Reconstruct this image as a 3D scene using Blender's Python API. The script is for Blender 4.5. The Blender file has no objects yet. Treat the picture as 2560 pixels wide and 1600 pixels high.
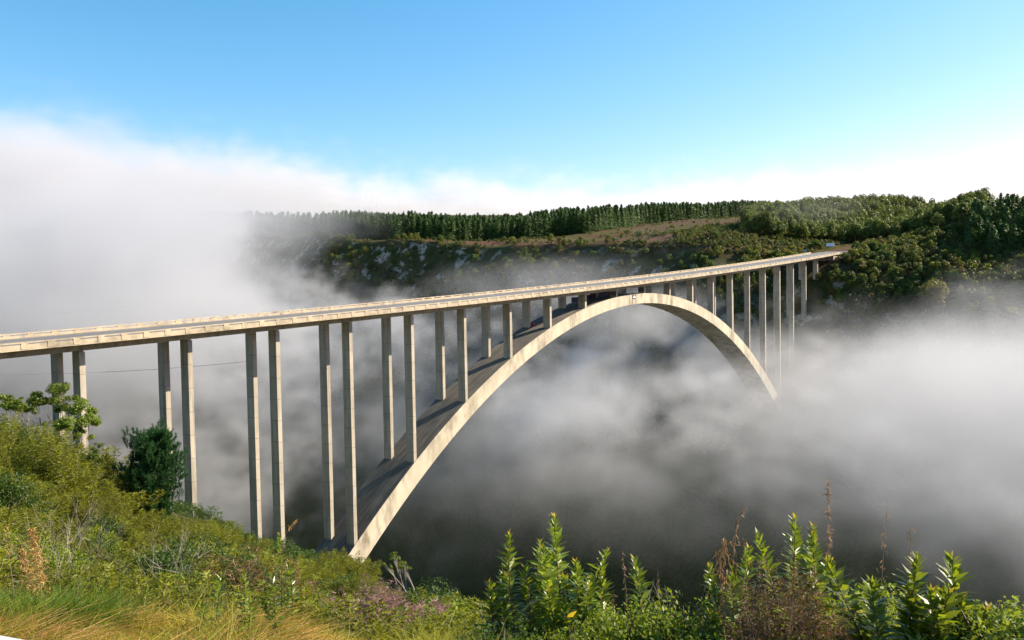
import bpy, math, random
import numpy as np
from mathutils import Vector, Matrix

# ------------------------------------------------------------------ camera, sky, sun, exposure
S = bpy.context.scene
COL = S.collection
CAM = np.array([-261.404, -142.814, -0.242])
YAW, PITCH, ROLL, FPX = 0.64359, -0.03687, -0.01721, 2104.786      # FPX: focal length in pixels of a 2560 wide frame
_f = np.array([math.cos(YAW)*math.cos(PITCH), math.sin(YAW)*math.cos(PITCH), math.sin(PITCH)])
_r0 = np.array([math.sin(YAW), -math.cos(YAW), 0.0]); _u0 = np.cross(_r0, _f)
_r = math.cos(ROLL)*_r0 + math.sin(ROLL)*_u0
_u = -math.sin(ROLL)*_r0 + math.cos(ROLL)*_u0
cd = bpy.data.cameras.new('camera'); cam = bpy.data.objects.new('camera', cd); COL.objects.link(cam)
cam.matrix_world = Matrix(((_r[0], _u[0], -_f[0], CAM[0]), (_r[1], _u[1], -_f[1], CAM[1]), (_r[2], _u[2], -_f[2], CAM[2]), (0, 0, 0, 1)))
cd.sensor_width = 36.0; cd.lens = FPX/2560*36.0; cd.clip_start = 0.1; cd.clip_end = 20000
S.camera = cam

SUN_AZ, SUN_EL = math.radians(-38.7), math.radians(33.0)          # azimuth from +X, anticlockwise
sd = Vector((math.cos(SUN_AZ)*math.cos(SUN_EL), math.sin(SUN_AZ)*math.cos(SUN_EL), math.sin(SUN_EL)))
sl = bpy.data.lights.new('sun', 'SUN'); sl.energy = 5.0; sl.angle = math.radians(0.5); sl.color = (1.0, 0.87, 0.70)
so = bpy.data.objects.new('sun', sl); COL.objects.link(so)
so.rotation_euler = (-sd).to_track_quat('-Z', 'Y').to_euler(); so.location = (0, -300, 400)

W = bpy.data.worlds.new('World'); S.world = W; W.use_nodes = True
wn = W.node_tree.nodes; wl = W.node_tree.links
bg = wn['Background']; bg.inputs['Strength'].default_value = 0.09
sky = wn.new('ShaderNodeTexSky'); sky.sky_type = 'NISHITA'; sky.sun_disc = False
sky.sun_elevation = SUN_EL; sky.sun_rotation = math.pi/2 - SUN_AZ
sky.altitude = 0; sky.air_density = 1.0; sky.dust_density = 0.3; sky.ozone_density = 1.3
sep = wn.new('ShaderNodeSeparateColor'); com = wn.new('ShaderNodeCombineColor')       # deepens the blue away from the horizon
wl.new(sky.outputs[0], sep.inputs[0])
for ch, (g_, k_) in enumerate(((1.7, .33), (1.0, .88), (1.0, 1.0))):
    pw = wn.new('ShaderNodeMath'); pw.operation = 'POWER'; pw.inputs[1].default_value = g_; wl.new(sep.outputs[ch], pw.inputs[0])
    ml = wn.new('ShaderNodeMath'); ml.operation = 'MULTIPLY'; ml.inputs[1].default_value = k_; wl.new(pw.outputs[0], ml.inputs[0]); wl.new(ml.outputs[0], com.inputs[ch])
wl.new(com.outputs[0], bg.inputs['Color'])

S.view_settings.view_transform = 'Standard'; S.view_settings.look = 'None'
S.view_settings.gamma = 1.0; S.view_settings.exposure = 1.25
S.render.engine = 'CYCLES'
cy = S.cycles
cy.use_denoising = True
cy.max_bounces = 6; cy.diffuse_bounces = 2; cy.glossy_bounces = 1; cy.transmission_bounces = 3
cy.transparent_max_bounces = 8; cy.volume_bounces = 2
cy.volume_step_rate = 2.0; cy.volume_max_steps = 160
cy.use_adaptive_sampling = True; cy.adaptive_threshold = 0.02

rng = np.random.default_rng(7)

# ------------------------------------------------------------------ helpers
def ray(px, py):
    v = _f + (px-1280)/FPX*_r - (py-800)/FPX*_u
    return v/np.linalg.norm(v)
def hdir(px):
    v = ray(px, 720); v = np.array([v[0], v[1], 0.0]); return v/np.linalg.norm(v)
def at(px, py, r):                      # the point seen at a pixel, r metres away over the ground
    v = ray(px, py); h = math.hypot(v[0], v[1]); return CAM + v*(r/h)

def meta(o, label=None, cat=None, group=None, kind=None):
    if label: o['label'] = label
    if cat: o['category'] = cat
    if group: o['group'] = group
    if kind: o['kind'] = kind
    return o
def empty(name, loc, rz=0.0):
    o = bpy.data.objects.new(name, None); o.empty_display_size = 0.3
    o.location = [float(c) for c in loc]; o.rotation_euler = (0, 0, rz); COL.objects.link(o); return o

def npmesh(name, V, F, mats, val=None, mi=None, smooth=False):
    """mesh from numpy arrays; F is (n,k) with one k; val is a per-face value kept in attribute 'v'"""
    V = np.asarray(V, np.float32); F = np.asarray(F, np.int32); n, k = F.shape
    me = bpy.data.meshes.new(name)
    me.vertices.add(len(V)); me.vertices.foreach_set('co', V.ravel())
    me.loops.add(n*k); me.loops.foreach_set('vertex_index', F.ravel())
    me.polygons.add(n); me.polygons.foreach_set('loop_start', np.arange(0, n*k, k, dtype=np.int32))
    if smooth: me.polygons.foreach_set('use_smooth', np.ones(n, bool))
    for m in (mats if isinstance(mats, (list, tuple)) else [mats]): me.materials.append(m)
    if mi is not None: me.polygons.foreach_set('material_index', np.asarray(mi, np.int32))
    if val is not None:
        a = me.attributes.new('v', 'FLOAT', 'FACE'); a.data.foreach_set('value', np.asarray(val, np.float32))
    me.update(calc_edges=True); me.validate(); return me
def link(name, me, parent=None, loc=None, rot=None, sc=None):
    o = bpy.data.objects.new(name, me); COL.objects.link(o)
    if parent is not None: o.parent = parent
    if loc is not None: o.location = [float(c) for c in loc]
    if rot is not None: o.rotation_euler = rot
    if sc is not None: o.scale = sc if isinstance(sc, (tuple, list)) else (sc, sc, sc)
    return o

class MB:                               # collects boxes, prisms and tubes as quads / tris
    def __init__(s): s.V = []; s.F = []
    def add(s, V, F):
        b = len(s.V); s.V += [tuple(float(c) for c in v) for v in V]; s.F += [tuple(b+i for i in f) for f in F]; return s
    def box(s, c, d, M=None):
        x, y, z = (q/2 for q in d)
        P = [(-x,-y,-z),(x,-y,-z),(x,y,-z),(-x,y,-z),(-x,-y,z),(x,-y,z),(x,y,z),(-x,y,z)]
        if M is not None: P = [tuple(M @ Vector(p)) for p in P]
        P = [(p[0]+c[0], p[1]+c[1], p[2]+c[2]) for p in P]
        return s.add(P, [(0,3,2,1),(4,5,6,7),(0,1,5,4),(1,2,6,5),(2,3,7,6),(3,0,4,7)])
    def sweep(s, sections):             # list of equal-length closed outlines
        n = len(sections[0]); V = [p for q in sections for p in q]; F = []
        for i in range(len(sections)-1):
            for j in range(n):
                k = (j+1) % n; F.append((i*n+j, i*n+k, (i+1)*n+k, (i+1)*n+j))
        F.append(tuple(range(n-1, -1, -1))); F.append(tuple((len(sections)-1)*n+j for j in range(n)))
        return s.add(V, F)
    def tube(s, pts, rad, n=6):
        pts = [Vector(p) for p in pts]; rad = rad if hasattr(rad, '__len__') else [rad]*len(pts)
        sec = []
        for i, p in enumerate(pts):
            d = (pts[min(i+1, len(pts)-1)]-pts[max(i-1, 0)]).normalized()
            a = d.cross(Vector((0, 0, 1)) if abs(d.z) < .9 else Vector((1, 0, 0))).normalized(); b = d.cross(a)
            sec.append([p+(a*math.cos(t)+b*math.sin(t))*rad[i] for t in [2*math.pi*j/n for j in range(n)]])
        return s.sweep(sec)
    def mesh(s, name, mat, bevel=0, smooth=False):
        me = bpy.data.meshes.new(name); me.from_pydata(s.V, [], s.F)
        for m in (mat if isinstance(mat, (list, tuple)) else [mat]): me.materials.append(m)
        if smooth:
            for p in me.polygons: p.use_smooth = True
        me.update(); return me
    def build(s, name, mat, parent=None, smooth=False, loc=None):
        return link(name, s.mesh(name, mat, smooth=smooth), parent, loc)

# ------------------------------------------------------------------ materials
class NT:
    def __init__(s, tree): s.t = tree; s.n = tree.nodes; s.l = tree.links
    def new(s, kind, **kw):
        x = s.n.new(kind)
        for k, v in kw.items(): setattr(x, k, v)
        return x
    def put(s, sock, v):
        if hasattr(v, 'is_linked') or isinstance(v, bpy.types.NodeSocket): s.l.new(v, sock)
        else: sock.default_value = v
    def math(s, op, a, b=None, c=None, clamp=False):
        x = s.new('ShaderNodeMath', operation=op, use_clamp=clamp)
        s.put(x.inputs[0], a)
        if b is not None: s.put(x.inputs[1], b)
        if c is not None: s.put(x.inputs[2], c)
        return x.outputs[0]
    def vmath(s, op, a, b=None):
        x = s.new('ShaderNodeVectorMath', operation=op); s.put(x.inputs[0], a)
        if b is not None: s.put(x.inputs[1], b)
        return x.outputs['Value'] if op in ('LENGTH', 'DOT_PRODUCT', 'DISTANCE') else x.outputs[0]
    def noise(s, vec, scale, detail=4, rough=.55, dist=0.0):
        x = s.new('ShaderNodeTexNoise'); s.put(x.inputs['Vector'], vec); x.inputs['Scale'].default_value = scale
        x.inputs['Detail'].default_value = detail; x.inputs['Roughness'].default_value = rough
        x.inputs['Distortion'].default_value = dist
        return x.outputs[0]
    def map(s, v, a, b, c=0.0, d=1.0, smooth=False):
        x = s.new('ShaderNodeMapRange'); x.interpolation_type = 'SMOOTHSTEP' if smooth else 'LINEAR'; x.clamp = True
        s.put(x.inputs[0], v); 
        for i, q in zip((1, 2, 3, 4), (a, b, c, d)): s.put(x.inputs[i], q)
        return x.outputs[0]
    def mix(s, fac, a, b, mode='MIX'):
        x = s.new('ShaderNodeMix', data_type='RGBA', blend_type=mode)
        s.put(x.inputs[0], fac)
        for i, q in ((6, a), (7, b)): s.put(x.inputs[i], (*q, 1.0) if isinstance(q, tuple) and len(q) == 3 else q)
        return x.outputs[2]
    def scaled(s, vec, sc):
        x = s.new('ShaderNodeVectorMath', operation='MULTIPLY'); s.put(x.inputs[0], vec); x.inputs[1].default_value = sc
        return x.outputs[0]
def material(name):
    m = bpy.data.materials.new(name); m.use_nodes = True
    t = NT(m.node_tree); p = t.n['Principled BSDF']; return m, t, p
def plain(name, col, rough=.6, metal=0.0, var=.12, scale=2.0):
    m, t, p = material(name)
    g = t.new('ShaderNodeTexCoord').outputs['Object']
    n = t.noise(g, scale, 5)
    c = t.mix(t.map(n, .3, .7), tuple(q*(1-var) for q in col), tuple(min(1, q*(1+var)) for q in col))
    t.put(p.inputs['Base Color'], c); p.inputs['Roughness'].default_value = rough; p.inputs['Metallic'].default_value = metal
    return m
def leafmat(name, c1, c2, c3=None, trans=.35, rough=.55, hue=.5, spec=.3):
    """c1..c2 by leaf, whole plants drift towards c3"""
    m, t, p = material(name)
    a = t.new('ShaderNodeAttribute', attribute_name='v').outputs['Fac']
    oi = t.new('ShaderNodeObjectInfo').outputs['Random']
    c = t.mix(a, c1, c2)
    if c3: c = t.mix(t.math('MULTIPLY', oi, hue), c, t.mix(a, c3, c2))
    br = t.map(t.math('FRACT', t.math('MULTIPLY', oi, 7.31)), 0, 1, .75, 1.25)
    x = t.new('ShaderNodeVectorMath', operation='SCALE'); t.put(x.inputs[0], c); t.put(x.inputs['Scale'], br); c = x.outputs[0]
    t.put(p.inputs['Base Color'], c); p.inputs['Roughness'].default_value = rough
    p.inputs['Specular IOR Level'].default_value = spec
    if trans:
        tr = t.new('ShaderNodeBsdfTranslucent'); 
        t.put(tr.inputs['Color'], t.mix(.5, c, t.mix(a, (c2[0]*1.3, c2[1]*1.25, c2[2]*.6), (c2[0]*1.6, c2[1]*1.4, c2[2]*.5))))
        mx = t.new('ShaderNodeMixShader'); mx.inputs[0].default_value = trans
        t.l.new(p.outputs[0], mx.inputs[1]); t.l.new(tr.outputs[0], mx.inputs[2])
        t.l.new(mx.outputs[0], t.n['Material Output'].inputs['Surface'])
    return m
# ------------------------------------------------------------------ concrete and asphalt
def concrete(name, base=(.47,.41,.31), joints=0.0, stain=.5, streak=(1,1,.12), dark=(.12,.10,.075)):
    m, t, p = material(name)
    g = t.new('ShaderNodeNewGeometry').outputs['Position']
    n1 = t.noise(g, .35, 6, .6); n2 = t.noise(t.scaled(g, streak), 1.1, 5, .65); n3 = t.noise(g, 6.0, 3)
    c = t.mix(t.map(n1, .3, .72), tuple(q*.86 for q in base), tuple(min(.8, q*1.10) for q in base))
    lowf = t.map(t.noise(g, .055, 3, .5), .34, .58, .3, 1.0)
    c = t.mix(t.math('MULTIPLY', t.math('MULTIPLY', t.map(n2, .42, .68), lowf), stain), c, dark)
    c = t.mix(t.map(n3, .3, .7, 0, .12), c, (.2,.17,.13))
    if joints:
        z = t.new('ShaderNodeSeparateXYZ'); t.put(z.inputs[0], g)
        w = t.math('ADD', z.outputs[2], t.math('MULTIPLY', n1, .25))
        fr = t.math('FRACT', t.math('DIVIDE', w, joints))
        ln = t.math('LESS_THAN', fr, .028)
        idx = t.math('FLOOR', t.math('DIVIDE', w, joints))
        wn_ = t.new('ShaderNodeTexWhiteNoise', noise_dimensions='2D'); cb = t.new('ShaderNodeCombineXYZ')
        t.put(cb.inputs[0], idx); t.put(cb.inputs[1], t.math('FLOOR', t.math('DIVIDE', z.outputs[0], 9.7))); t.put(wn_.inputs['Vector'], cb.outputs[0])
        c = t.mix(t.map(wn_.outputs[0], 0, 1, 0, .22), c, (.22,.19,.14))
        c = t.mix(t.math('MULTIPLY', ln, .55), c, (.10,.085,.065))
    t.put(p.inputs['Base Color'], c); p.inputs['Roughness'].default_value = .85
    b = t.new('ShaderNodeBump'); b.inputs['Strength'].default_value = .25; b.inputs['Distance'].default_value = .05
    t.put(b.inputs['Height'], n3); t.put(p.inputs['Normal'], b.outputs[0])
    return m
M_COL = concrete('column_concrete', base=(.44,.385,.295), joints=4.3, stain=.75, streak=(1,1,.08))
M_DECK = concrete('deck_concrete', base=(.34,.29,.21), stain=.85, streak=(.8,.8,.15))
M_PAR = concrete('parapet_concrete', base=(.47,.385,.26), stain=.8, streak=(.5,.5,.5), dark=(.13,.105,.075))
M_ARCHSIDE = concrete('arch_side_concrete', base=(.50,.44,.32), stain=.95, streak=(.35,.3,.12), dark=(.15,.115,.07))
def arch_top_mat():  # dirt streaks, with the dimness of grazing sun put into the base colour
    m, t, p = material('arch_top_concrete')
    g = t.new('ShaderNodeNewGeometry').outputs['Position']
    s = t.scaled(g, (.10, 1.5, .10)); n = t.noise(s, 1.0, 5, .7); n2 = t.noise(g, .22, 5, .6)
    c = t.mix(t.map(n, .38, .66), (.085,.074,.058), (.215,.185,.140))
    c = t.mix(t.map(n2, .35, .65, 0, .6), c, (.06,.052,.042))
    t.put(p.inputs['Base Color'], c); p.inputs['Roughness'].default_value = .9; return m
M_ARCHTOP = arch_top_mat()
def asphalt_mat():
    m, t, p = material('asphalt')
    g = t.new('ShaderNodeNewGeometry').outputs['Position']
    n = t.noise(t.scaled(g, (.06, 1.3, 1)), 1.0, 4); n2 = t.noise(g, 9, 3)
    c = t.mix(t.map(n, .35, .65), (.115,.108,.10), (.175,.165,.15)); c = t.mix(t.map(n2, .3, .7, 0, .3), c, (.10,.10,.10))
    t.put(p.inputs['Base Color'], c); p.inputs['Roughness'].default_value = .75; return m
M_ASPH = asphalt_mat(); M_PAINT = plain('road_paint', (.75,.73,.66), .6); M_KERB = concrete('kerb_concrete', base=(.46,.40,.30), stain=.4)

# ------------------------------------------------------------------ bridge
BG, BQ, BANK, HALF = .05563, .0489e-3, .03356, 8.0
SP = 19.43
def dz(X): return BG*X + BQ*X*X
def archz(X): return -2.512 - 26.982e-4*X*X - 1.080e-8*X**4
Y_ARCH = (-4.42, 5.82); COLW = 2.40; YC = (-3.10, 4.50); COLX = .95
XS0, XS1 = -330.0, 222.0
bridge = empty('arch_bridge', (0, 0, 0))
meta(bridge, 'long concrete arch bridge with tall slender columns spanning the foggy gorge', 'bridge')
def deck_sec(X):
    z = dz(X); B = lambda y: BANK*y
    pts = [(-8.0,1.36),(-7.75,1.36),(-6.2,1.20),(-5.0,.95),(-4.55,0.0),(5.95,0.0),(6.3,.95),(7.2,1.20),(7.75,1.36),(8.0,1.36),
           (8.0,1.70),(7.62,1.70),(7.6,1.77),(-7.6,1.77),(-7.62,1.70),(-8.0,1.70)]
    return [(X, y, z+h+B(y)) for y, h in pts]
xs = np.arange(XS0, XS1+.1, 4.0)
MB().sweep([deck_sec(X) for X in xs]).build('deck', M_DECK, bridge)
# arch rib: side faces and the stained top, also toned down for grazing sun, as two materials of one mesh
ax = np.linspace(-142, 142, 143)
def arch_sec(X):
    s = math.atan(abs(2*26.982e-4*X + 4*1.08e-8*X**3)); th = (3.45+1.65*(abs(X)/136)**1.5)/math.cos(s)
    z = archz(X); return [(X, Y_ARCH[0], z), (X, Y_ARCH[0], z-th), (X, Y_ARCH[1], z-th), (X, Y_ARCH[1], z)]
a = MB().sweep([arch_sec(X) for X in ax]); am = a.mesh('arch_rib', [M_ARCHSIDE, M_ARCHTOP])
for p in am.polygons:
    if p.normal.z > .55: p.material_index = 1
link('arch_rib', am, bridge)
colmesh = {}
GROUND_AT = {}                           # filled below once the terrain function exists
# ------------------------------------------------------------------ terrain
def sstep(a, b, x): t = np.clip((x-a)/(b-a), 0, 1); return t*t*(3-2*t)
def lattice(seed):
    r = np.random.default_rng(seed).random((256, 256)); 
    def f(x, y):
        xi = np.floor(x).astype(int); yi = np.floor(y).astype(int); fx = x-xi; fy = y-yi
        fx = fx*fx*(3-2*fx); fy = fy*fy*(3-2*fy); xi &= 255; yi &= 255; x1 = (xi+1) & 255; y1 = (yi+1) & 255
        return (r[xi, yi]*(1-fx)+r[x1, yi]*fx)*(1-fy)+(r[xi, y1]*(1-fx)+r[x1, y1]*fx)*fy
    return f
L1 = lattice(1)
def fbm(x, y, sc, oc=4):
    v = 0; a = .5
    for i in range(oc): v = v + a*(L1(x/sc+17*i, y/sc+31*i)-.5); sc = sc/2.03; a *= .5
    return v*2
TPX = np.array([-500., 0, 400, 700, 880, 1100, 1300, 1700, 2200, 2560, 3100])
TR = np.array([0., 3, 6, 10, 15, 25, 40, 60, 80, 110])
TZ = np.array([
 [-1.9,-2.0,-2.6,-3.6,-4.2,-5.3,-5.9,-6.8,-10,-18],
 [-1.9,-2.1,-3.0,-4.2,-5.2,-7.0,-8.7,-10.4,-16,-27],
 [-1.9,-2.1,-3.1,-4.5,-5.9,-8.7,-12.6,-17.0,-25,-34],
 [-1.9,-2.1,-3.2,-4.8,-6.2,-9.6,-14.4,-20.6,-28,-40],
 [-1.9,-2.1,-3.3,-5.0,-6.7,-10.1,-15.3,-22.0,-31,-48],
 [-1.9,-2.1,-3.2,-4.75,-6.8,-10.9,-20,-38,-55,-75],
 [-1.9,-2.1,-3.2,-4.75,-7.6,-15,-29,-50,-70,-98],
 [-1.9,-2.2,-3.2,-4.75,-8.4,-18,-34,-55,-76,-104],
 [-1.9,-2.2,-3.2,-4.75,-8.4,-18,-34,-55,-76,-104],
 [-1.9,-2.2,-3.2,-4.7,-8.0,-16,-32,-52,-74,-100],
 [-1.9,-2.2,-3.6,-5.0,-7.0,-13,-26,-45,-65,-90]])
def near_bank(X, Y):
    dx, dy = X-CAM[0], Y-CAM[1]; r = np.hypot(dx, dy)
    g1 = np.interp(X, [-600,-330,-262,-194,-155,-136,-80,-20,20], [14,4,-2,-33,-52,-63,-125,-190,-200])
    g2 = np.interp(X, [-600,-330,-262,-245,-220,-180,-100,-20], [14,2,-2,-12,-45,-100,-170,-200])
    w = sstep(-70, -22, Y); g = g1*w+g2*(1-w)
    ang = YAW-np.arctan2(dy, dx); ang = (ang+math.pi) % (2*math.pi)-math.pi
    px = 1280+FPX*np.tan(np.clip(ang, -1.2, 1.2)); px = np.clip(px, TPX[0], TPX[-1])
    i = np.clip(np.searchsorted(TPX, px)-1, 0, len(TPX)-2); fx = (px-TPX[i])/(TPX[i+1]-TPX[i])
    rr = np.clip(r, 0, TR[-1]-1e-6); j = np.clip(np.searchsorted(TR, rr, side='right')-1, 0, len(TR)-2); fr = (rr-TR[j])/(TR[j+1]-TR[j])
    tz = (TZ[i, j]*(1-fx)+TZ[i+1, j]*fx)*(1-fr)+(TZ[i, j+1]*(1-fx)+TZ[i+1, j+1]*fx)*fr
    front = sstep(-.1, .35, np.cos(ang))
    tz = tz*front+np.minimum(g2, -1.9)*(1-front)
    wt = 1-sstep(75, 112, r)
    return tz*wt+g*(1-wt)
def far_bank(X, Y):
    xw = X+fbm(X, Y, 90, 3)*24*sstep(25, 80, np.abs(Y-0))      # wandering rim
    rim = np.interp(Y, [40, 200, 300], [23, 29, 38])
    up = np.interp(xw, [0,60,100,140,165,185,204], [-200,-150,-98,-45,-9,12,0])
    up = np.where(xw < 185, up, np.where(xw < 206, 12+(rim-12)*(xw-185)/21, 0))
    upl = np.interp(X, [300,372,500,650,800,1000,6000], [39,49,62,76,87,92,95])
    up = np.where(xw >= 206, rim+(upl-rim)*np.clip((xw-206)/95, 0, 1)**.8, up)
    up = up+np.interp(Y, [300,392,500,645,900], [0,8,14,28,45])*sstep(170, 215, xw)
    br = np.interp(X, [0,60,110,136,155,175,194,215,260,330,600,1500,6000], [-200,-150,-95,-60,-42,-17,2.0,14.0,20.5,28,60,92,95])
    dn = np.interp(xw, [0,60,110,150,180,215,260,330,600,1500,6000], [-200,-150,-105,-58,-22,7,27,42,56,85,95])
    a = sstep(14, 70, Y); b = sstep(-14, -60, Y) if False else sstep(14, 60, -Y)
    return br*(1-a-b)+up*a+dn*b
def ground(X, Y):
    X = np.asarray(X, float); Y = np.asarray(Y, float)
    n = near_bank(X, Y); f = far_bank(X, Y)
    r = np.hypot(X-CAM[0], Y-CAM[1])
    h = np.maximum(n, f)
    br_cut = 1-sstep(9, 22, np.abs(Y))*1.0
    amp = np.clip((r-15)/150, 0, 1)
    rough = fbm(X+300, Y, 46, 4)*9*amp + fbm(X, Y+90, 7, 3)*.5*np.clip(r/30, 0, 1)
    rough = rough*(1-.72*sstep(180, 215, X))*(1-.9*br_cut*(X > 150))
    return h+rough
def hit(px, py, r0=60, r1=900):         # distance at which the line of sight meets the ground
    for r in np.arange(r0, r1, 1.5):
        q = at(px, py, r)
        if q[2] <= float(ground(q[0], q[1])): return r
    return r1
def gpt(px, r):
    d = hdir(px); x = CAM[0]+d[0]*r; y = CAM[1]+d[1]*r
    return np.array([x, y, float(ground(x, y))])
def axis(brk):
    out = []
    for a, b, s in brk: out.append(np.arange(a, b, s))
    return np.unique(np.concatenate(out+[[brk[-1][1]]]))
gx = axis([(-3000,-600,200),(-600,-290,10),(-290,-262,2),(-262,-205,.8),(-205,-100,3),(-100,120,6),(120,330,2.5),(330,800,12),(800,1500,50),(1500,9000,500)])
gy = axis([(-4000,-900,300),(-900,-300,25),(-300,-165,6),(-165,-50,.9),(-50,30,3),(30,420,4),(420,900,9),(900,2000,40),(2000,9000,500)])
GX, GY = np.meshgrid(gx, gy, indexing='ij'); GZ = ground(GX, GY)
nx, ny = GX.shape
idx = np.arange(nx*ny).reshape(nx, ny)
GF = np.stack([idx[:-1,:-1], idx[1:,:-1], idx[1:,1:], idx[:-1,1:]], -1).reshape(-1, 4)
def ground_mat():
    m, t, p = material('gorge_ground')
    g = t.new('ShaderNodeNewGeometry'); P = g.outputs['Position']
    n1 = t.noise(P, .06, 5, .6); n2 = t.noise(P, .7, 5, .65); n3 = t.noise(P, 5, 3); n4 = t.noise(P, .022, 4)
    soil = t.mix(t.map(n2, .35, .65), (.045,.042,.018), (.10,.075,.04))
    green = t.mix(t.map(n2, .3, .7), (.018,.026,.008), (.050,.060,.016))
    c = t.mix(t.map(n1, .46, .62, 0, .7), green, soil)
    # heath and cleared strips on the far plateau, seen as brown and mauve
    xyz = t.new('ShaderNodeSeparateXYZ'); t.put(xyz.inputs[0], P)
    pl = t.map(xyz.outputs[0], 196, 214)
    hea = t.mix(t.map(n2, .3, .7), (.050,.026,.018), (.135,.070,.048)); hea = t.mix(t.map(n3, .64, .82), hea, (.20,.15,.11))
    hea = t.mix(t.map(n4, .42, .56, 0, .85), hea, (.065,.070,.022))
    c = t.mix(pl, c, hea)
    # pale rock wherever the wall is steep
    nz = t.new('ShaderNodeSeparateXYZ'); t.put(nz.inputs[0], g.outputs['Normal'])
    rk = t.math('MULTIPLY', t.math('MULTIPLY', t.map(nz.outputs[2], .82, .66), t.map(xyz.outputs[2], -45, -12)), t.map(t.noise(P, .10, 5, .7), .52, .60))
    c = t.mix(rk, c, t.mix(t.map(n2, .3, .7), (.22,.17,.12), (.46,.39,.31)))
    t.put(p.inputs['Base Color'], c); p.inputs['Roughness'].default_value = 1.0; p.inputs['Specular IOR Level'].default_value = .05
    b = t.new('ShaderNodeBump'); b.inputs['Strength'].default_value = .6; b.inputs['Distance'].default_value = .4
    t.put(b.inputs['Height'], n2); t.put(p.inputs['Normal'], b.outputs[0])
    return m
gm = npmesh('ground', np.stack([GX.ravel(), GY.ravel(), GZ.ravel()], -1), GF, ground_mat(), smooth=True)
meta(link('ground', gm), kind='structure')

# columns now that their footings are known
def column(X, y):
    zt = dz(X)+BANK*y+.02
    on_arch = abs(X) <= 136.5
    zb = archz(X)-1.2 if on_arch else float(ground(X, y))-9
    zb = min(zb, zt-1.0)
    m = MB(); x0, x1 = X, X+COLX
    capw = .0
    m.add([(x0,y-COLW/2,zb),(x1,y-COLW/2,zb),(x1,y+COLW/2,zb),(x0,y+COLW/2,zb),(x0,y-COLW/2,zt-.22),(x1,y-COLW/2,zt-.22),(x1,y+COLW/2,zt-.22),(x0,y+COLW/2,zt-.22)],
          [(0,3,2,1),(4,5,6,7),(0,1,5,4),(1,2,6,5),(2,3,7,6),(3,0,4,7)])
    m.box((X+COLX/2, y, zt-.10), (COLX-.3, COLW-.5, .3))
    return m.build('column', M_COL, bridge)
for k in range(-12, 11):
    for y in YC: column(k*SP, y)
# ------------------------------------------------------------------ parapets, road
def rail_parapet(side):
    y0 = side*8.0; zt = lambda X, y: dz(X)+BANK*y
    inn = -side
    m = MB()
    # continuous upstand with the fascia, then panel posts and a top rail
    sec = []
    for X in xs: 
        z = zt(X, y0)
        ya, yb = y0+side*.012, y0+inn*.34
        sec.append([(X, ya, z+1.34), (X, yb, z+1.69), (X, yb, z+2.22), (X, ya, z+2.22)] if side < 0 else [(X, ya, z+1.34), (X, ya, z+2.22), (X, yb, z+2.22), (X, yb, z+1.69)])
    m.sweep(sec); par = m.build('parapet', M_PAR, bridge)
    r_ = MB(); sec = []
    for X in xs:
        z = zt(X, y0); ya, yb = y0+inn*.02, y0+inn*.32
        q = [(X, ya, z+2.42), (X, yb, z+2.42), (X, yb, z+2.63), (X, ya, z+2.63)]
        sec.append(q if side < 0 else q[::-1])
    r_.sweep(sec); r_.build('top_rail', M_PAR, par)
    pm = MB().box((0, 0, 0), (1.05, .36, .94)).mesh('parapet_post', M_PAR); far = MB(); k = 0
    for X in np.arange(XS1-2.6, XS0+2, -SP/5):
        z = zt(X, y0); c = (X, y0+inn*.16+side*.05, z+1.96); k += 1
        if k <= 100: link('parapet_post', pm, par, c, (0, -math.atan(BG+2*BQ*X), 0))
        else: far.box(c, (1.05, .36, .94))
    meta(far.build('parapet_post', M_PAR, par), kind='stuff')
rail_parapet(-1); rail_parapet(1)
def road_strip(xa, xb, y0, y1, h, step=4.0):
    X = np.arange(xa, xb+.01, step); V = []; F = []
    for x in X:
        z = road_z(x); 
        for y in (y0, y1): V.append((x, y+road_y(x), z+BANK*y*(1 if x < 240 else .5)+h))
    for i in range(len(X)-1): F.append((2*i, 2*i+2, 2*i+3, 2*i+1))
    return V, F
def road_z(x): return dz(x)+1.78 if x < 222 else dz(222)+1.78+(x-222)*.075
def road_y(x): return 0.0 if x < 225 else -.0016*(x-225)**2
V, F = road_strip(XS0, 420, -7.6, 7.6, .006)
rd = link('road', npmesh('road', V, F, M_ASPH)); meta(rd, kind='structure')
m = MB()
for y, w in ((-6.6, .12), (6.6, .12)):
    V, F = road_strip(XS0, 420, y-w/2, y+w/2, .012); m.add(V, F)
for x in np.arange(XS0, 400, 12.0):
    V, F = road_strip(x, x+4, -.06, .06, .012); m.add(V, F)
meta(m.build('road_markings', M_PAINT), kind='structure')
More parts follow.
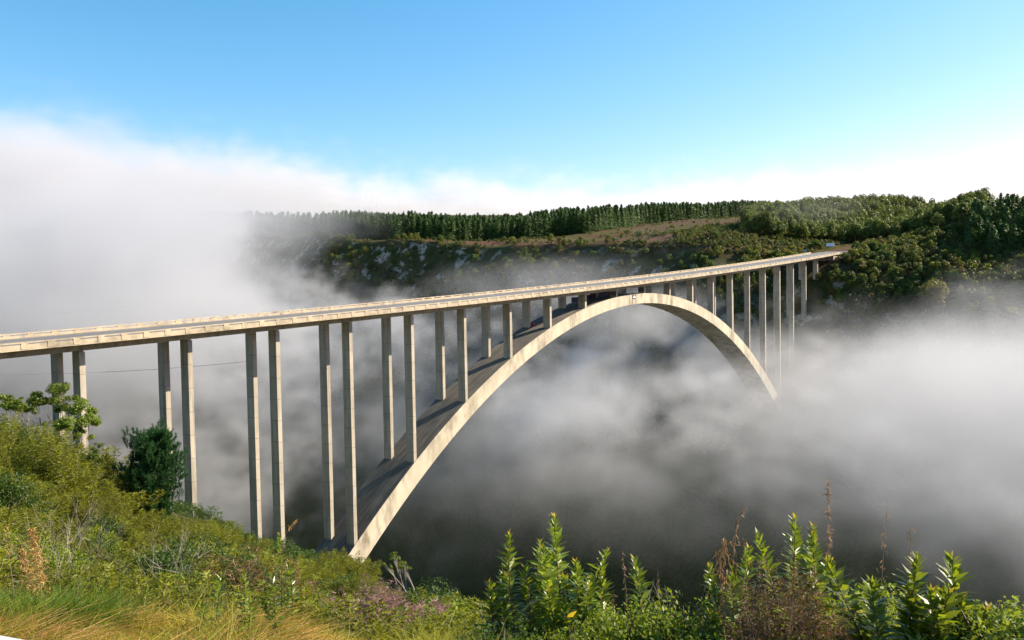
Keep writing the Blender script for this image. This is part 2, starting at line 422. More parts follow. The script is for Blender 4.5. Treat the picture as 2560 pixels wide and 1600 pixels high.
# verge kerbs where the bridge ends
# ------------------------------------------------------------------ foliage generators (numpy)
def quads(C, N, size, rng, asp=1.0, up=None, jit=.6):
    """one quad per centre, facing roughly N"""
    n = len(C); N = N+rng.normal(0, jit, (n, 3)); N /= np.linalg.norm(N, axis=1, keepdims=True)+1e-9
    A = rng.normal(0, 1, (n, 3)) if up is None else np.tile(np.array(up, float), (n, 1))+rng.normal(0, .35, (n, 3))
    A -= (A*N).sum(1, keepdims=True)*N; A /= np.linalg.norm(A, axis=1, keepdims=True)+1e-9
    B = np.cross(N, A); s = (np.asarray(size)*np.ones(n))[:, None]*rng.uniform(.65, 1.35, (n, 1))
    A = A*s*.5; B = B*s*.5*asp
    V = np.stack([C-A, C+B*.9-A*.1, C+A, C-B*.9-A*.1], 1).reshape(-1, 3)
    return V, np.arange(4*n).reshape(n, 4)
def tubes(segs, n=4):
    """segs: list of (p0, p1, r0, r1)"""
    V = []; F = []
    for p0, p1, r0, r1 in segs:
        p0 = np.array(p0, float); p1 = np.array(p1, float); d = p1-p0; d /= np.linalg.norm(d)+1e-9
        a = np.cross(d, [0, 0, 1] if abs(d[2]) < .9 else [1, 0, 0]); a /= np.linalg.norm(a); b = np.cross(d, a)
        k = len(V)
        for p, r in ((p0, r0), (p1, r1)):
            for j in range(n):
                t = 2*math.pi*j/n; V.append(p+(a*math.cos(t)+b*math.sin(t))*r)
        for j in range(n): F.append((k+j, k+(j+1) % n, k+n+(j+1) % n, k+n+j))
    return np.array(V).reshape(-1, 3), np.array(F, int).reshape(-1, 4)
def join(parts):
    """parts: list of (V, F, val, mi)"""
    Vs, Fs, vs, ms = [], [], [], []; b = 0
    for V, F, v, mi in parts:
        Vs.append(V); Fs.append(F+b); b += len(V)
        vs.append(np.full(len(F), v) if np.isscalar(v) else v); ms.append(np.full(len(F), mi))
    return np.concatenate(Vs), np.concatenate(Fs), np.concatenate(vs), np.concatenate(ms)
def sph(rng, n):
    v = rng.normal(0, 1, (n, 3)); return v/np.linalg.norm(v, axis=1, keepdims=True)
def lumpy(rng, nl, per, R, H, lr, size, base=.15, asp=.8, flat=1.0, up=None, jit=.5, shell=.75):
    """leaves spread over lumps that sit in an ellipsoidal crown of radius R and height H standing on z=0"""
    Vs, Fs, vv = [], [], []; b = 0
    for i in range(nl):
        d = sph(rng, 1)[0]; d[2] = abs(d[2])*1.0-(base if rng.random() < .4 else 0)
        k = rng.uniform(.35, 1.0)**.6
        c = np.array([d[0]*R*k, d[1]*R*k, H*.42+d[2]*H*.55*k]); r = lr*rng.uniform(.65, 1.3)
        n = int(per*(r/lr)**2); s = sph(rng, n); q = rng.uniform(shell, 1.05, (n, 1))
        s2 = s*q*r; s2[:, 2] *= flat
        C = c+s2; C[:, 2] = np.maximum(C[:, 2], .02)
        V, F = quads(C, s+np.array([0, 0, .25]), size, rng, asp, up, jit)
        Vs.append(V); Fs.append(F+b); b += len(V)
        vv.append(np.clip(rng.uniform(0, 1)*.45+rng.uniform(0, .6, n)+.12*s[:, 2]*0, 0, 1))
    return np.concatenate(Vs), np.concatenate(Fs), np.concatenate(vv)

M_BARK = plain('bark', (.10, .075, .055), .9)
M_PALEBARK = plain('pale_bark', (.27, .24, .20), .9)
M_PINEFAR = leafmat('plantation_pine_needles', (.014, .038, .008), (.075, .150, .024), (.030, .055, .016), trans=.25, hue=1.0)
M_ROUND = leafmat('roundwood_leaves', (.030, .055, .010), (.150, .195, .030), (.050, .085, .022), trans=.3, hue=.8)
M_SLOPE = leafmat('slope_tree_leaves', (.020, .034, .007), (.180, .215, .028), (.050, .062, .012), trans=.35, hue=.6)
M_SLOPE_DK = leafmat('dark_slope_leaves', (.016, .034, .008), (.110, .170, .024), trans=.3)
M_SLOPE_BR = leafmat('brownish_slope_leaves', (.045, .035, .014), (.190, .150, .045), trans=.3)
M_SLOPE_YL = leafmat('yellow_slope_leaves', (.050, .056, .010), (.200, .190, .030), trans=.3)

# ---- far pine: stacked tiers of small needle sprays on a thin trunk
def far_pine(seed, h=19.0, wide=.175):
    r = np.random.default_rng(seed); parts = []
    V, F = tubes([((0, 0, -1.5), (0, 0, h*.55), .22, .16), ((0, 0, h*.55), (0, 0, h*.97), .16, .04)], 5); trunk = (V, F, .3, 1)
    C = []; N = []; z = h*r.uniform(.05, .12)
    while z < h*.985:
        t = max(0, (z-h*.2)/(h*.8)); rad = (1-t)**.62*h*wide*r.uniform(.7, 1.25)+.14
        for j in range(r.integers(5, 8)):
            a = r.uniform(0, 6.28); L = rad*r.uniform(.7, 1.2)
            for q in np.linspace(.25, 1, 4):
                p = np.array([math.cos(a)*L*q, math.sin(a)*L*q, z-L*q*.10+r.normal(0, .15)])
                C.append(p); N.append([math.cos(a)*.7, math.sin(a)*.7, .8])
        z += h*.026
    C = np.array(C)+r.normal(0, .16, (len(C), 3)); V, F = quads(C, np.array(N), 1.0, r, .75, jit=.45)
    lo = np.clip(r.uniform(0, 1, len(C)), 0, 1)
    return join([(V, F, lo, 0), trunk])
def round_tree(seed, h=14.0, w=4.6, nl=34, per=60, lr=1.5, size=.75):
    r = np.random.default_rng(seed)
    V, F, v = lumpy(r, nl, per, w*.78, h*.92, lr, size, base=.35, jit=.45)
    V[:, 2] += h*.07
    T, TF = tubes([((0, 0, -1.5), (0, 0, h*.5), .28, .18)]+[((0, 0, h*.25), (r.uniform(-1, 1)*w*.5, r.uniform(-1, 1)*w*.5, h*.6), .14, .05) for _ in range(5)], 5)
    return join([(V, F, v, 0), (T, TF, .3, 1)])
def scatter(label_fn, name, cat, group, protos, pts, smin, smax, rr, lab=None, sx=None):
    out = []
    for p in pts:
        s = rr.uniform(smin, smax); me = protos[rr.integers(len(protos))]
        o = link(name, me, None, p, (rr.normal(0, .03), rr.normal(0, .03), rr.uniform(0, 6.28)), (s*rr.uniform(.88, 1.12), s*rr.uniform(.88, 1.12), s))
        meta(o, label_fn, cat, group); out.append(o)
    return out
def merge_stuff(name, datas, pts, smin, smax, rr, mats, label, cat, squash=1.0, alts=(0,)):
    Vs, Fs, vs, ms = [], [], [], []; b = 0
    for p in pts:
        V, F, v, m = datas[rr.integers(len(datas))]
        a = rr.uniform(0, 6.28); s = rr.uniform(smin, smax); c, q = math.cos(a)*s, math.sin(a)*s
        W_ = np.empty_like(V); W_[:, 0] = V[:, 0]*c-V[:, 1]*q+p[0]; W_[:, 1] = V[:, 0]*q+V[:, 1]*c+p[1]; W_[:, 2] = V[:, 2]*s*squash+p[2]
        Vs.append(W_); Fs.append(F+b); b += len(V); vs.append(np.clip(v*rr.uniform(.4, 1.45), 0, 1)); ms.append(np.where(m == 0, alts[rr.integers(len(alts))], m))
    o = link(name, npmesh(name, np.concatenate(Vs), np.concatenate(Fs), mats, np.concatenate(vs), np.concatenate(ms)))
    meta(o, label, cat, kind='stuff'); return o
# ------------------------------------------------------------------ far bank: pine plantation, round trees, slope wood
rr = np.random.default_rng(21)
pine_data = [far_pine(s, 20.5) for s in (1, 2, 3, 4, 5)]
pine_me = [npmesh('pine_tree', d[0], d[1], [M_PINEFAR, M_BARK], d[2], d[3]) for d in pine_data]
FR = lambda px: np.interp(px, [400, 560, 700, 860, 1000, 1480, 1560, 1610, 1750, 1900], [1150, 950, 812, 722, 676, 704, 800, 940, 1020, 1130])
P1 = []; P2 = []
for row in range(11):
    px = 480+rr.uniform(0, 4)
    while px < 1925:
        r = FR(px)+row*6.5+4*math.sin(px/31.)+rr.normal(0, 1.0); p = gpt(px, r); p[2] -= .3
        (P1 if (row < 2 and len(P1) < 292) else P2).append(p)
        px += (4.0 if row < 4 else 5.6)*rr.uniform(.7, 1.3)*FPX/r*(1+.35*(px < 800))
def front_r(p): return FR(1280+FPX*math.tan(YAW-math.atan2(p[1]-CAM[1], p[0]-CAM[0])))
scatter('dark green plantation pine standing in the front rows of the forest on the far plateau', 'pine_tree', 'pine tree', 'pines in the front rows of the far plantation', pine_me, P1, .72, 1.04, rr)
merge_stuff('pine_plantation', [tuple(d) for d in pine_data], P2, .9, 1.14, rr, [M_PINEFAR, M_BARK], 'dense rows of pines behind the front rows of the far plantation', 'forest')

rt_data = [round_tree(s) for s in (11, 12, 13, 14)]
rt_me = [npmesh('round_tree', d[0], d[1], [M_ROUND, M_BARK], d[2], d[3]) for d in rt_data]
pts = []
for row in range(7):
    for px in np.arange(1870, 2470, 15.5):
        r = np.interp(px, [1870, 1930, 2100, 2300, 2470], [560, 560, 600, 570, 545])+row*12+rr.normal(0, 3)
        p = gpt(px+rr.normal(0, 4), r); p[2] -= .4; pts.append(p)
        if len(pts) >= 285: break
scatter('bright rounded broadleaf tree on the hilltop right of the pine plantation', 'round_tree', 'tree', 'rounded trees along the hilltop', rt_me, pts, .72, 1.12, rr)
pts = []
for row in range(6):
    for px in np.arange(2425+row*2, 2640, 8):
        r = 500+row*10+rr.normal(0, 2); p = gpt(px+rr.normal(0, 3), r); p[2] -= .3; pts.append(p)
cf_me = [npmesh('conifer_tree', d[0], d[1], [M_PINEFAR, M_BARK], d[2], d[3]) for d in (far_pine(401, 17, .27), far_pine(402, 17, .25), far_pine(403, 17, .29))]
scatter('dark conifer in the stand at the right edge of the hilltop', 'conifer_tree', 'conifer', 'dark conifers at the right edge of the hilltop', cf_me, pts, .55, .98, rr)

# slope trees: the ones that read singly on the right hillside, then the rest of the wood as one mass
sl_data = [round_tree(s, 7.6, 3.1, 20, 58, 1.05, .58) for s in (31, 32, 33, 34)]
sl_me = [npmesh('slope_tree', d[0], d[1], [mt, M_BARK], d[2], d[3]) for d, mt in zip(sl_data+sl_data, (M_SLOPE, M_SLOPE_DK, M_SLOPE, M_SLOPE_BR, M_SLOPE_DK, M_SLOPE, M_SLOPE, M_SLOPE_YL))]
ALTM = [M_SLOPE, M_BARK, M_SLOPE_DK, M_SLOPE_BR, M_SLOPE_YL]; ALTI = (0, 0, 0, 2, 2, 2, 2, 3, 4)
def off_road(x, y): return abs(y-road_y(x)) > (11 if y < 0 else 15) or x < 196
pts = []
while len(pts) < 280:
    px = rr.uniform(2010, 2600); r = rr.uniform(445, 520); p = gpt(px, r)
    if p[2] < -45 or not off_road(p[0], p[1]) : continue
    if abs(p[1]) < 13 and p[0] < 226: continue
    p[2] -= .8; pts.append(p)
scatter('rounded olive tree in the dense wood on the right hillside below the road', 'slope_tree', 'tree', 'trees on the right hillside beside the bridge end', sl_me, pts, .45, .95, rr)
sl_lod = [round_tree(s, 7.6, 3.1, 14, 26, 1.15, .80) for s in (35, 36, 37, 38)]; sc_lod = [round_tree(s, 7.6, 3.1, 9, 16, 1.35, 1.15) for s in (45, 46, 47, 48)]
pts = []
while len(pts) < 6000:
    x = rr.uniform(118, 232); y = rr.uniform(-190, 520); z = float(ground(x, y))
    if z < -135 or abs(y) < 11 or not off_road(x, y): continue
    if x > 205+12*math.sin(y/19.) and rr.random() < .75: continue
    if rr.random() < .25*(z < -60): continue
    if y > 40 and x > 186 and rr.random() < .85: continue
    pts.append((x, y, z-1.2))
merge_stuff('slope_wood', sl_lod, pts, .35, 1.0, rr, ALTM, 'dense dark scrub wood clothing the far gorge walls', 'wood', alts=ALTI)
# scattered bushes over the heath and along the rim
pts = []
for _ in range(11000):
    if rr.random() < .45: x = rr.uniform(203, 340); y = rr.uniform(11, 120)
    elif rr.random() < .75: x = rr.uniform(205, 700); y = rr.uniform(60, 480)
    else: x = rr.uniform(205, 330); y = rr.uniform(-150, -11)
    z = float(ground(x, y)); r_ = math.hypot(x-CAM[0], y-CAM[1])
    if not off_road(x, y): continue
    if y > 14 and r_ > front_r((x, y))-4: continue
    if y > 95 and x > 212 and (rr.random() < .2 or L1(x/16, y/16) > .56): continue
    if y > 60 and x > 330 and rr.random() < .6: continue
    pts.append((x, y, z-.6))
merge_stuff('heath_scrub', sc_lod, pts, .16, .50, rr, ALTM, 'low scattered scrub on the brown heath below the plantation', 'scrub', .8, alts=ALTI)

# trees one can tell apart on the far side
def lone(d, mt, px, py_top, pb, lab, w=1.0, name='broadleaf_tree'):
    r = hit(px, pb, 300, 700); p = gpt(px, r); p[2] -= .5; h = at(px, py_top, r)[2]-p[2]; s = max(.3, h/float(d[0][:, 2].max()))
    k = empty(name, p, rr.uniform(0, 6.28)); meta(k, lab, 'tree')
    for q, nm in ((0, 'crown'), (1, 'trunk')):
        sel = d[3] == q; used = np.unique(d[1][sel]); mp = np.zeros(len(d[0]), int); mp[used] = np.arange(len(used))
        link(nm, npmesh(nm, d[0][used], mp[d[1][sel]], [mt, M_BARK][q], d[2][sel]), k, sc=(s*w, s*w, s))
big = [round_tree(s, 14, 5.2, 44, 70, 1.3, .6) for s in (301, 302, 303)]
lone(big[0], M_SLOPE_YL, 2330, 695, 795, 'large olive yellow tree standing out low on the right hillside above the fog', 1.15)
lone(big[1], M_ROUND, 1930, 512, 580, 'tall bright rounded tree at the left end of the hilltop row', 1.0)
lone(big[2], M_ROUND, 1965, 516, 580, 'second tall bright rounded tree from the left end of the hilltop row', 1.0)
lone(big[1], M_ROUND, 2305, 520, 580, 'tall bright topped tree rising before the dark conifers', 1.0)
lone(big[2], M_ROUND, 2345, 530, 580, 'bright topped tree just right of the tall one before the conifers', .9)
lone(sl_data[0], M_SLOPE_YL, 1890, 690, 706, 'small bright yellow green tree just above the parapet near the bridge end', 1.2)
lone(sl_data[1], M_SLOPE_YL, 2048, 680, 704, 'small bright green tree at the foot of the last bridge column', 1.0)
lone(sl_data[2], M_SLOPE_DK, 2036, 600, 626, 'dark rounded bush left of the billboard', 1.7)
lone(sl_data[3], M_ROUND, 1790, 572, 602, 'bright rounded tree on the rim below the cleared strip', 1.2)

pts = [tuple(gpt(rr.uniform(1890, 2640), rr.uniform(640, 1050))-np.array([0, 0, .5])) for _ in range(900)]
merge_stuff('hilltop_wood', [round_tree(s, 14, 4.6, 20, 26, 1.7, 1.15) for s in (15, 16)], pts, .75, 1.1, rr, [M_ROUND, M_BARK], 'continuous wood covering the hill behind the front row of rounded trees', 'wood')
pts = [tuple(gpt(rr.uniform(2140, 2660), rr.uniform(455, 560))-np.array([0, 0, .8])) for _ in range(900)]
merge_stuff('hillside_wood', sl_lod, [p for p in pts if p[2] > -60 and off_road(p[0], p[1])], .4, .9, rr, ALTM, 'close grown wood filling the right hillside between the single trees', 'wood', alts=ALTI)
# ------------------------------------------------------------------ near bank vegetation
rn = np.random.default_rng(5)
M_HEATH = leafmat('heath_leaves', (.030, .044, .006), (.240, .255, .018), (.075, .085, .010), trans=.4, hue=.8)
M_DKLEAF = leafmat('dark_bush_leaves', (.012, .028, .005), (.070, .130, .016), (.030, .050, .009), trans=.35, hue=.6)
M_FRESH = leafmat('fresh_bush_leaves', (.045, .085, .008), (.230, .300, .028), (.095, .120, .018), trans=.45, hue=.6)
M_SHOOT = leafmat('glossy_shoot_leaves', (.045, .090, .010), (.235, .310, .024), (.100, .140, .012), trans=.42, rough=.34, hue=.5, spec=.5)
M_TIP = leafmat('yellow_tip_leaves', (.26, .22, .02), (.50, .38, .04), trans=.4, rough=.4)
M_NEEDLE = leafmat('pine_needles', (.010, .040, .010), (.040, .120, .028), trans=.3)
M_PINK = leafmat('pink_heather_flowers', (.16, .085, .09), (.38, .21, .23), trans=.3)
M_PINKTWIG = leafmat('heather_twigs', (.09, .06, .045), (.20, .14, .10), trans=.1)
M_DRYTWIG = leafmat('dry_twigs', (.16, .13, .10), (.40, .35, .28), trans=0)
M_STRAW = leafmat('straw_grass', (.13, .060, .015), (.66, .41, .11), (.26, .13, .035), trans=.35, hue=.7)
M_GRASS = leafmat('green_grass', (.075, .10, .008), (.36, .35, .030), (.17, .15, .02), trans=.45, hue=.7)
M_RUST = leafmat('rust_brown_leaves', (.085, .045, .022), (.26, .15, .07), trans=.25)
M_SEED = leafmat('brown_seed_heads', (.16, .09, .05), (.34, .21, .12), trans=.3)
M_ORANGE = leafmat('orange_dry_flowers', (.26, .14, .04), (.52, .32, .12), trans=.3)
M_REDSTEM = plain('red_brown_stem', (.16, .06, .04), .6)

def blades(C, D, L, w, rng, bend=.35, nseg=2):
    """thin curved blades: C roots, D directions"""
    n = len(C); D = D/np.linalg.norm(D, axis=1, keepdims=True)
    side = np.cross(D, rng.normal(0, 1, (n, 3))); side /= np.linalg.norm(side, axis=1, keepdims=True)+1e-9
    L = (np.asarray(L)*np.ones(n))[:, None]; fall = rng.normal(0, 1, (n, 3))*np.array([1, 1, .2])
    rows = []
    for k in range(nseg+1):
        t = k/nseg; c = C+D*L*t+(fall*bend*.5+np.array([0, 0, -bend*.5]))*L*t*t
        ww = w*(1-.85*t); rows += [c-side*ww*.5, c+side*ww*.5]
    V = np.stack(rows, 1); m = 2*(nseg+1); V = V.reshape(-1, 3); base = np.arange(n)[:, None]*m
    F = np.concatenate([base+np.array([[2*k, 2*k+1, 2*k+3, 2*k+2]]) for k in range(nseg)])
    return V, F
def fineheath(seed, R=1.2, H=1.5, n=70, per=110, ln=.16, w=.016):
    """feathery heath: many upright plumes of tiny leaflets around thin stems"""
    r = np.random.default_rng(seed); parts = []; segs = []
    for i in range(n):
        a = r.uniform(0, 6.28); k = r.random()**.6; x, y = math.cos(a)*R*k, math.sin(a)*R*k
        top = H*(1-.55*k*k)*r.uniform(.62, 1.12); hgt = top*.6
        lean = np.array([math.cos(a), math.sin(a)])*.3*k+r.normal(0, .10, 2)
        z = np.linspace(top-hgt, top, per); t = (z-(top-hgt))/hgt
        rad = .15*r.uniform(.7, 1.3)*np.sin(np.pi*np.clip(t*.8+.18, 0, 1))**.8
        ph = r.uniform(0, 6.28, per); q = rad*np.sqrt(r.random(per))
        C = np.stack([x+np.cos(ph)*q+lean[0]*t, y+np.sin(ph)*q+lean[1]*t, z], 1)
        D = np.stack([np.cos(ph)*1.1+lean[0], np.sin(ph)*1.1+lean[1], r.uniform(-.2, 1.2, per)], 1)
        V, F = blades(C, D, ln*r.uniform(.6, 1.3, per), w, r, .2, 1)
        tone = r.uniform(0, .55)
        parts.append((V, F, np.clip(tone+r.uniform(0, .45, len(F)), 0, 1), 0))
        segs.append(((x*.2, y*.2, 0), (x+lean[0], y+lean[1], top*.8), .010, .004))
    T = tubes(segs, 3); parts.append((T[0], T[1], .4, 1)); return join(parts)
def leafbush(seed, R=1.1, H=1.4, nl=26, per=120, lr=.33, size=.075):
    r = np.random.default_rng(seed); V, F, v = lumpy(r, nl, per, R*.8, H*.9, lr, size, base=.5, asp=.55, jit=.8, shell=.5)
    segs = [((0, 0, 0), (r.uniform(-1, 1)*R*.6, r.uniform(-1, 1)*R*.6, H*r.uniform(.4, .85)), .02, .006) for _ in range(14)]
    T = tubes(segs, 3); return join([(V, F, v, 0), (T[0], T[1], .4, 1)])
def twigbush(seed, H=1.6, n=26, spread=.8, thick=.011, leaf=0):
    r = np.random.default_rng(seed); segs = []; tips = []
    def grow(p, d, L, rad, dep):
        q = p+d*L; segs.append((p, q, rad, rad*.6)); 
        if dep == 0: tips.append(q); return
        for _ in range(r.integers(2, 4)):
            grow(q, (lambda v: v/np.linalg.norm(v))(d+r.normal(0, .33, 3)), L*r.uniform(.55, .85), rad*.6, dep-1)
    for _ in range(n//6+2):
        d = np.array([r.normal(0, .35*spread), r.normal(0, .35*spread), 1.0]); d /= np.linalg.norm(d)
        grow(np.array([0., 0, 0]), d, H*.34, thick, 3)
    T = tubes(segs, 3); parts = [(T[0], T[1], r.uniform(0, 1, len(T[1])), 1)]
    if leaf:
        C = np.repeat(np.array(tips), leaf, 0)+r.normal(0, .05, (len(tips)*leaf, 3)); V, F = quads(C, r.normal(0, 1, (len(C), 3)), .045, r, .6)
        parts.append((V, F, r.uniform(0, 1, len(F)), 0))
    return join(parts)
def lance(C, D, L, w, r, fold=.25):
    """lance-shaped leaves, two quads long, folded on the midrib"""
    n = len(C); D = D/np.linalg.norm(D, axis=1, keepdims=True); up = np.array([0, 0, 1.])+r.normal(0, .35, (n, 3))
    S_ = np.cross(D, up); S_ /= np.linalg.norm(S_, axis=1, keepdims=True)+1e-9; Nn = np.cross(S_, D)
    L = (np.asarray(L)*np.ones(n))[:, None]; w = (np.asarray(w)*np.ones(n))[:, None]
    root = C; mid = C+D*L*.55+Nn*L*.05; tip = C+D*L-Nn*L*.02
    a = C+D*L*.45-S_*w*.5+Nn*w*fold; b = C+D*L*.45+S_*w*.5+Nn*w*fold
    V = np.stack([root, a, tip, mid, b], 1).reshape(-1, 3); k = np.arange(n)[:, None]*5
    F = np.concatenate([k+np.array([[0, 3, 2, 1]]), k+np.array([[0, 4, 2, 3]])]); return V, F
def shoot(seed, H=2.0, stems=2, leaves=46, L=.125, bare=.12):
    """upright leafy shoots with spiralling lance leaves and yellow young tips"""
    r = np.random.default_rng(seed); parts = []; segs = []
    for s in range(stems):
        h = H*(1 if s == 0 else r.uniform(.55, .9)); lean = r.normal(0, .05 if s == 0 else .16, 2)
        b0 = r.normal(0, .05 if s == 0 else .12, 2)
        pth = lambda t: np.array([b0[0]+lean[0]*h*t+.03*math.sin(3*t+s), b0[1]+lean[1]*h*t+.03*math.cos(4*t+s), h*t])
        pts = [pth(t) for t in np.linspace(0, 1, 7)]
        for i in range(6): segs.append((pts[i], pts[i+1], .016*(1-i/7.5), .016*(1-(i+1)/7.5)))
        n = int(leaves*h/H*2.0); tt = bare+(1-bare)*np.linspace(0, 1, n)**.9
        C = np.array([pth(t) for t in tt]); ph = np.arange(n)*2.4+r.normal(0, .25, n)
        elev = .22+.85*tt**4+r.normal(0, .12, n)
        D = np.stack([np.cos(ph)*np.cos(elev), np.sin(ph)*np.cos(elev), np.sin(elev)], 1)
        LL = L*r.uniform(.7, 1.12, n)*(1-.55*np.clip((tt-.82)/.18, 0, 1))
        tip = (tt > .99) | (r.random(n) < .005)
        for sel, mi in ((~tip, 0), (tip, 2)):
            if sel.sum():
                V, F = lance(C[sel], D[sel], LL[sel], LL[sel]*.30, r); parts.append((V, F, np.tile(r.uniform(0, 1, sel.sum()), 2), mi))
    T = tubes(segs, 5); parts.append((T[0], T[1], .4, 1)); return join(parts)
def proto(name, d, mats): return npmesh(name, d[0], d[1], mats, d[2], d[3])

H_me = [proto('heath_bush', fineheath(s, R, H, n, 150, .075, .020), [M_HEATH, M_BARK]) for s, R, H, n in ((41, 1.2, 1.35, 80), (42, 1.4, 1.1, 90), (43, .8, 1.5, 54), (44, 1.1, .9, 60))]
D_me = [proto('dark_leafy_bush', leafbush(s), [M_DKLEAF, M_BARK]) for s in (51, 52)]
B_me = [proto('bright_leafy_bush', leafbush(s, .9, 1.1, 20, 110, .28, .075), [M_FRESH, M_BARK]) for s in (53, 54)]
Y_me = [proto('yellow_green_bush', leafbush(s, 1.0, 1.1, 34, 110, .24, .065), [M_FRESH, M_BARK]) for s in (55, 56)]
T_me = [proto('twiggy_bush', twigbush(s, 1.8, 34, leaf=3), [M_HEATH, M_DRYTWIG]) for s in (61, 62)]
R_me = [proto('rusty_bush', fineheath(s, .9, 1.1, 44, 90, .10, .012), [M_RUST, M_BARK]) for s in (63,)]

def sit(px, r, sink=.12):
    p = gpt(px, r); p[2] -= sink; return p
def free(p):                       # keep clear of the bridge columns
    return not (abs(p[1]-.7) < 6 and abs(p[0] % SP-.5) < 3)
kinds = [(H_me, 'heath_bush', 'feathery olive heath bush', 'olive heath bushes', .8, 1.75, 190, 'bush'),
         (D_me, 'dark_leafy_bush', 'dark green leafy bush', 'dark leafy bushes', .6, 1.7, 120, 'bush'),
         (Y_me, 'yellow_green_bush', 'yellow green small leaved bush', 'yellow green bushes', .6, 1.5, 90, 'bush'),
         (R_me, 'rusty_heath', 'rust brown heath clump', 'rust brown heath clumps', .5, .95, 26, 'heath'),
         (T_me, 'twiggy_bush', 'half bare grey twiggy bush', 'bare twiggy bushes', .5, .95, 60, 'bush')]
def zone(px, r):
    a = 'left edge of the near bank' if px < 230 else 'slope around the young pine' if px < 480 else 'slope below the third pier pair' if px < 740 else 'slope left of the arch foot' if px < 960 else 'lip right of the arch foot'
    return ('at the front of the ' if r < 34 else 'at the back of the ')+a
for protos, nm, lab, grp, s0, s1, cnt, cat in kinds:
    k_ = 0
    while k_ < cnt:
        px = rn.uniform(-260, 1130); rmax = np.interp(px, [-260, 400, 900, 1130], [72, 76, 76, 30]); r = math.sqrt(rn.uniform(16.5**2, rmax**2))
        if 835 < px < 1015 and r < 31: continue
        p = sit(px, r)
        if free(p): zn = zone(px, r); scatter(lab+' '+zn, nm, cat, grp+' '+zn, protos, [p], s0*np.interp(r, [16, 30], [.7, 1]), s1*np.interp(r, [16, 30], [.7, 1]), rn); k_ += 1
# the taller thicket that makes the left skyline
pts = [sit(px, r) for px, r in [(-120, 58), (130, 62), (170, 44), (5, 62), (-15, 45), (80, 64), (215, 48), (-60, 62), (10, 64), (50, 66), (100, 63), (140, 58), (180, 62), (210, 55), (240, 60), (20, 44), (70, 52), (120, 47), (-70, 52), (-90, 46), (160, 54), (200, 42), (-20, 55), (30, 60), (75, 57), (-40, 48), (15, 50), (60, 47), (110, 55), (150, 50), (95, 44), (190, 56), (40, 42), (230, 52), (-10, 38)]]
scatter('tall feathery yellow green bush in the thicket at the left edge', 'tall_heath_bush', 'bush', 'tall bushes in the thicket at the left edge', H_me[:3]+[Y_me[0], D_me[0], H_me[3]], pts, 1.3, 2.7, rn)
# carpet of small heath under and between them
cd_ = [fineheath(s, .8, .7, 16, 48, .10, .032) for s in (71, 72, 73)]
pts = []
while len(pts) < 1500:
    px = rn.uniform(-400, 1200); rmax = np.interp(px, [-400, 400, 900, 1200], [95, 95, 90, 40]); r = math.sqrt(rn.uniform(14**2, rmax**2)); p = sit(px, r, .05)
    if 850 < px < 1005 and 17 < r < 25: continue
    if free(p): pts.append(p)
merge_stuff('heath_carpet', cd_, pts, .7, 1.5, rn, [M_HEATH, M_BARK], 'low heath and bracken carpeting the near bank', 'ground cover')
pts = []
while len(pts) < 900:
    a = rn.uniform(-260, -120); y = rn.uniform(-75, 120)
    p = np.array([a, y, float(ground(a, y))-.1])
    if np.hypot(a-CAM[0], y-CAM[1]) > 72 and p[2] > -75 and free(p): pts.append(p)
merge_stuff('bank_scrub', [fineheath(s, 1.6, 1.8, 16, 30, .32, .07) for s in (74, 75)], pts, .8, 1.7, rn, [M_DKLEAF, M_BARK], 'dense scrub on the slope around the bridge piers', 'scrub')

# grass: green patch at the left, straw drifts below it
def grass(name, n, pxa, pxb, ra, rb, L, w, mat, label, clump=.55, bend=.5, chaos=.25):
    px = rn.uniform(pxa, pxb, n//14); r = np.sqrt(rn.uniform(ra**2, rb**2, n//14)); C = np.array([gpt(a, b) for a, b in zip(px, r)])
    C = np.repeat(C, 14, 0); C[:, :2] += rn.normal(0, clump*.28, (len(C), 2)); C[:, 2] = ground(C[:, 0], C[:, 1])-.02
    D = rn.normal(0, .30, (len(C), 3))
    cl = np.repeat(rn.normal(0, chaos, (n//14, 2)), 14, 0); D[:, :2] += cl[:len(D)]+rn.normal(0, chaos*.6, (len(D), 2)); D[:, 2] = 1
    lump = .30+1.35*np.clip(L1(C[:, 0]*1.1, C[:, 1]*1.1), 0, 1)**1.4
    V, F = blades(C, D, L*lump*rn.uniform(.5, 1.15, len(C)), w, rn, bend, 2)
    v = np.clip(np.tile(rn.uniform(0, .6, len(C))+.9*(L1(C[:, 0]*1.6+9, C[:, 1]*1.6)-.3), 2), 0, 1)
    o = link(name, npmesh(name, V, F, mat, v)); meta(o, label, 'grass', kind='stuff'); return o
grass('straw_grass', 95000, -200, 820, 7.5, 14.5, .50, .016, M_STRAW, 'drift of golden brown dry grass along the bottom left', bend=1.2, chaos=.95)
grass('green_grass', 34000, -250, 1250, 7.5, 17, .62, .016, M_GRASS, 'fresh yellow green grass among the dry straw at bottom left', bend=.8, chaos=.5)
grass('lush_grass', 22000, -200, 260, 12.5, 17, .62, .018, leafmat('lush_grass', (.05, .11, .010), (.21, .29, .035), trans=.45), 'lush green grass tuft patch at the left edge')
grass('verge_grass', 30000, 1100, 2650, 6.8, 11, .42, .012, M_GRASS, 'short green grass under the leafy shoots at bottom right')

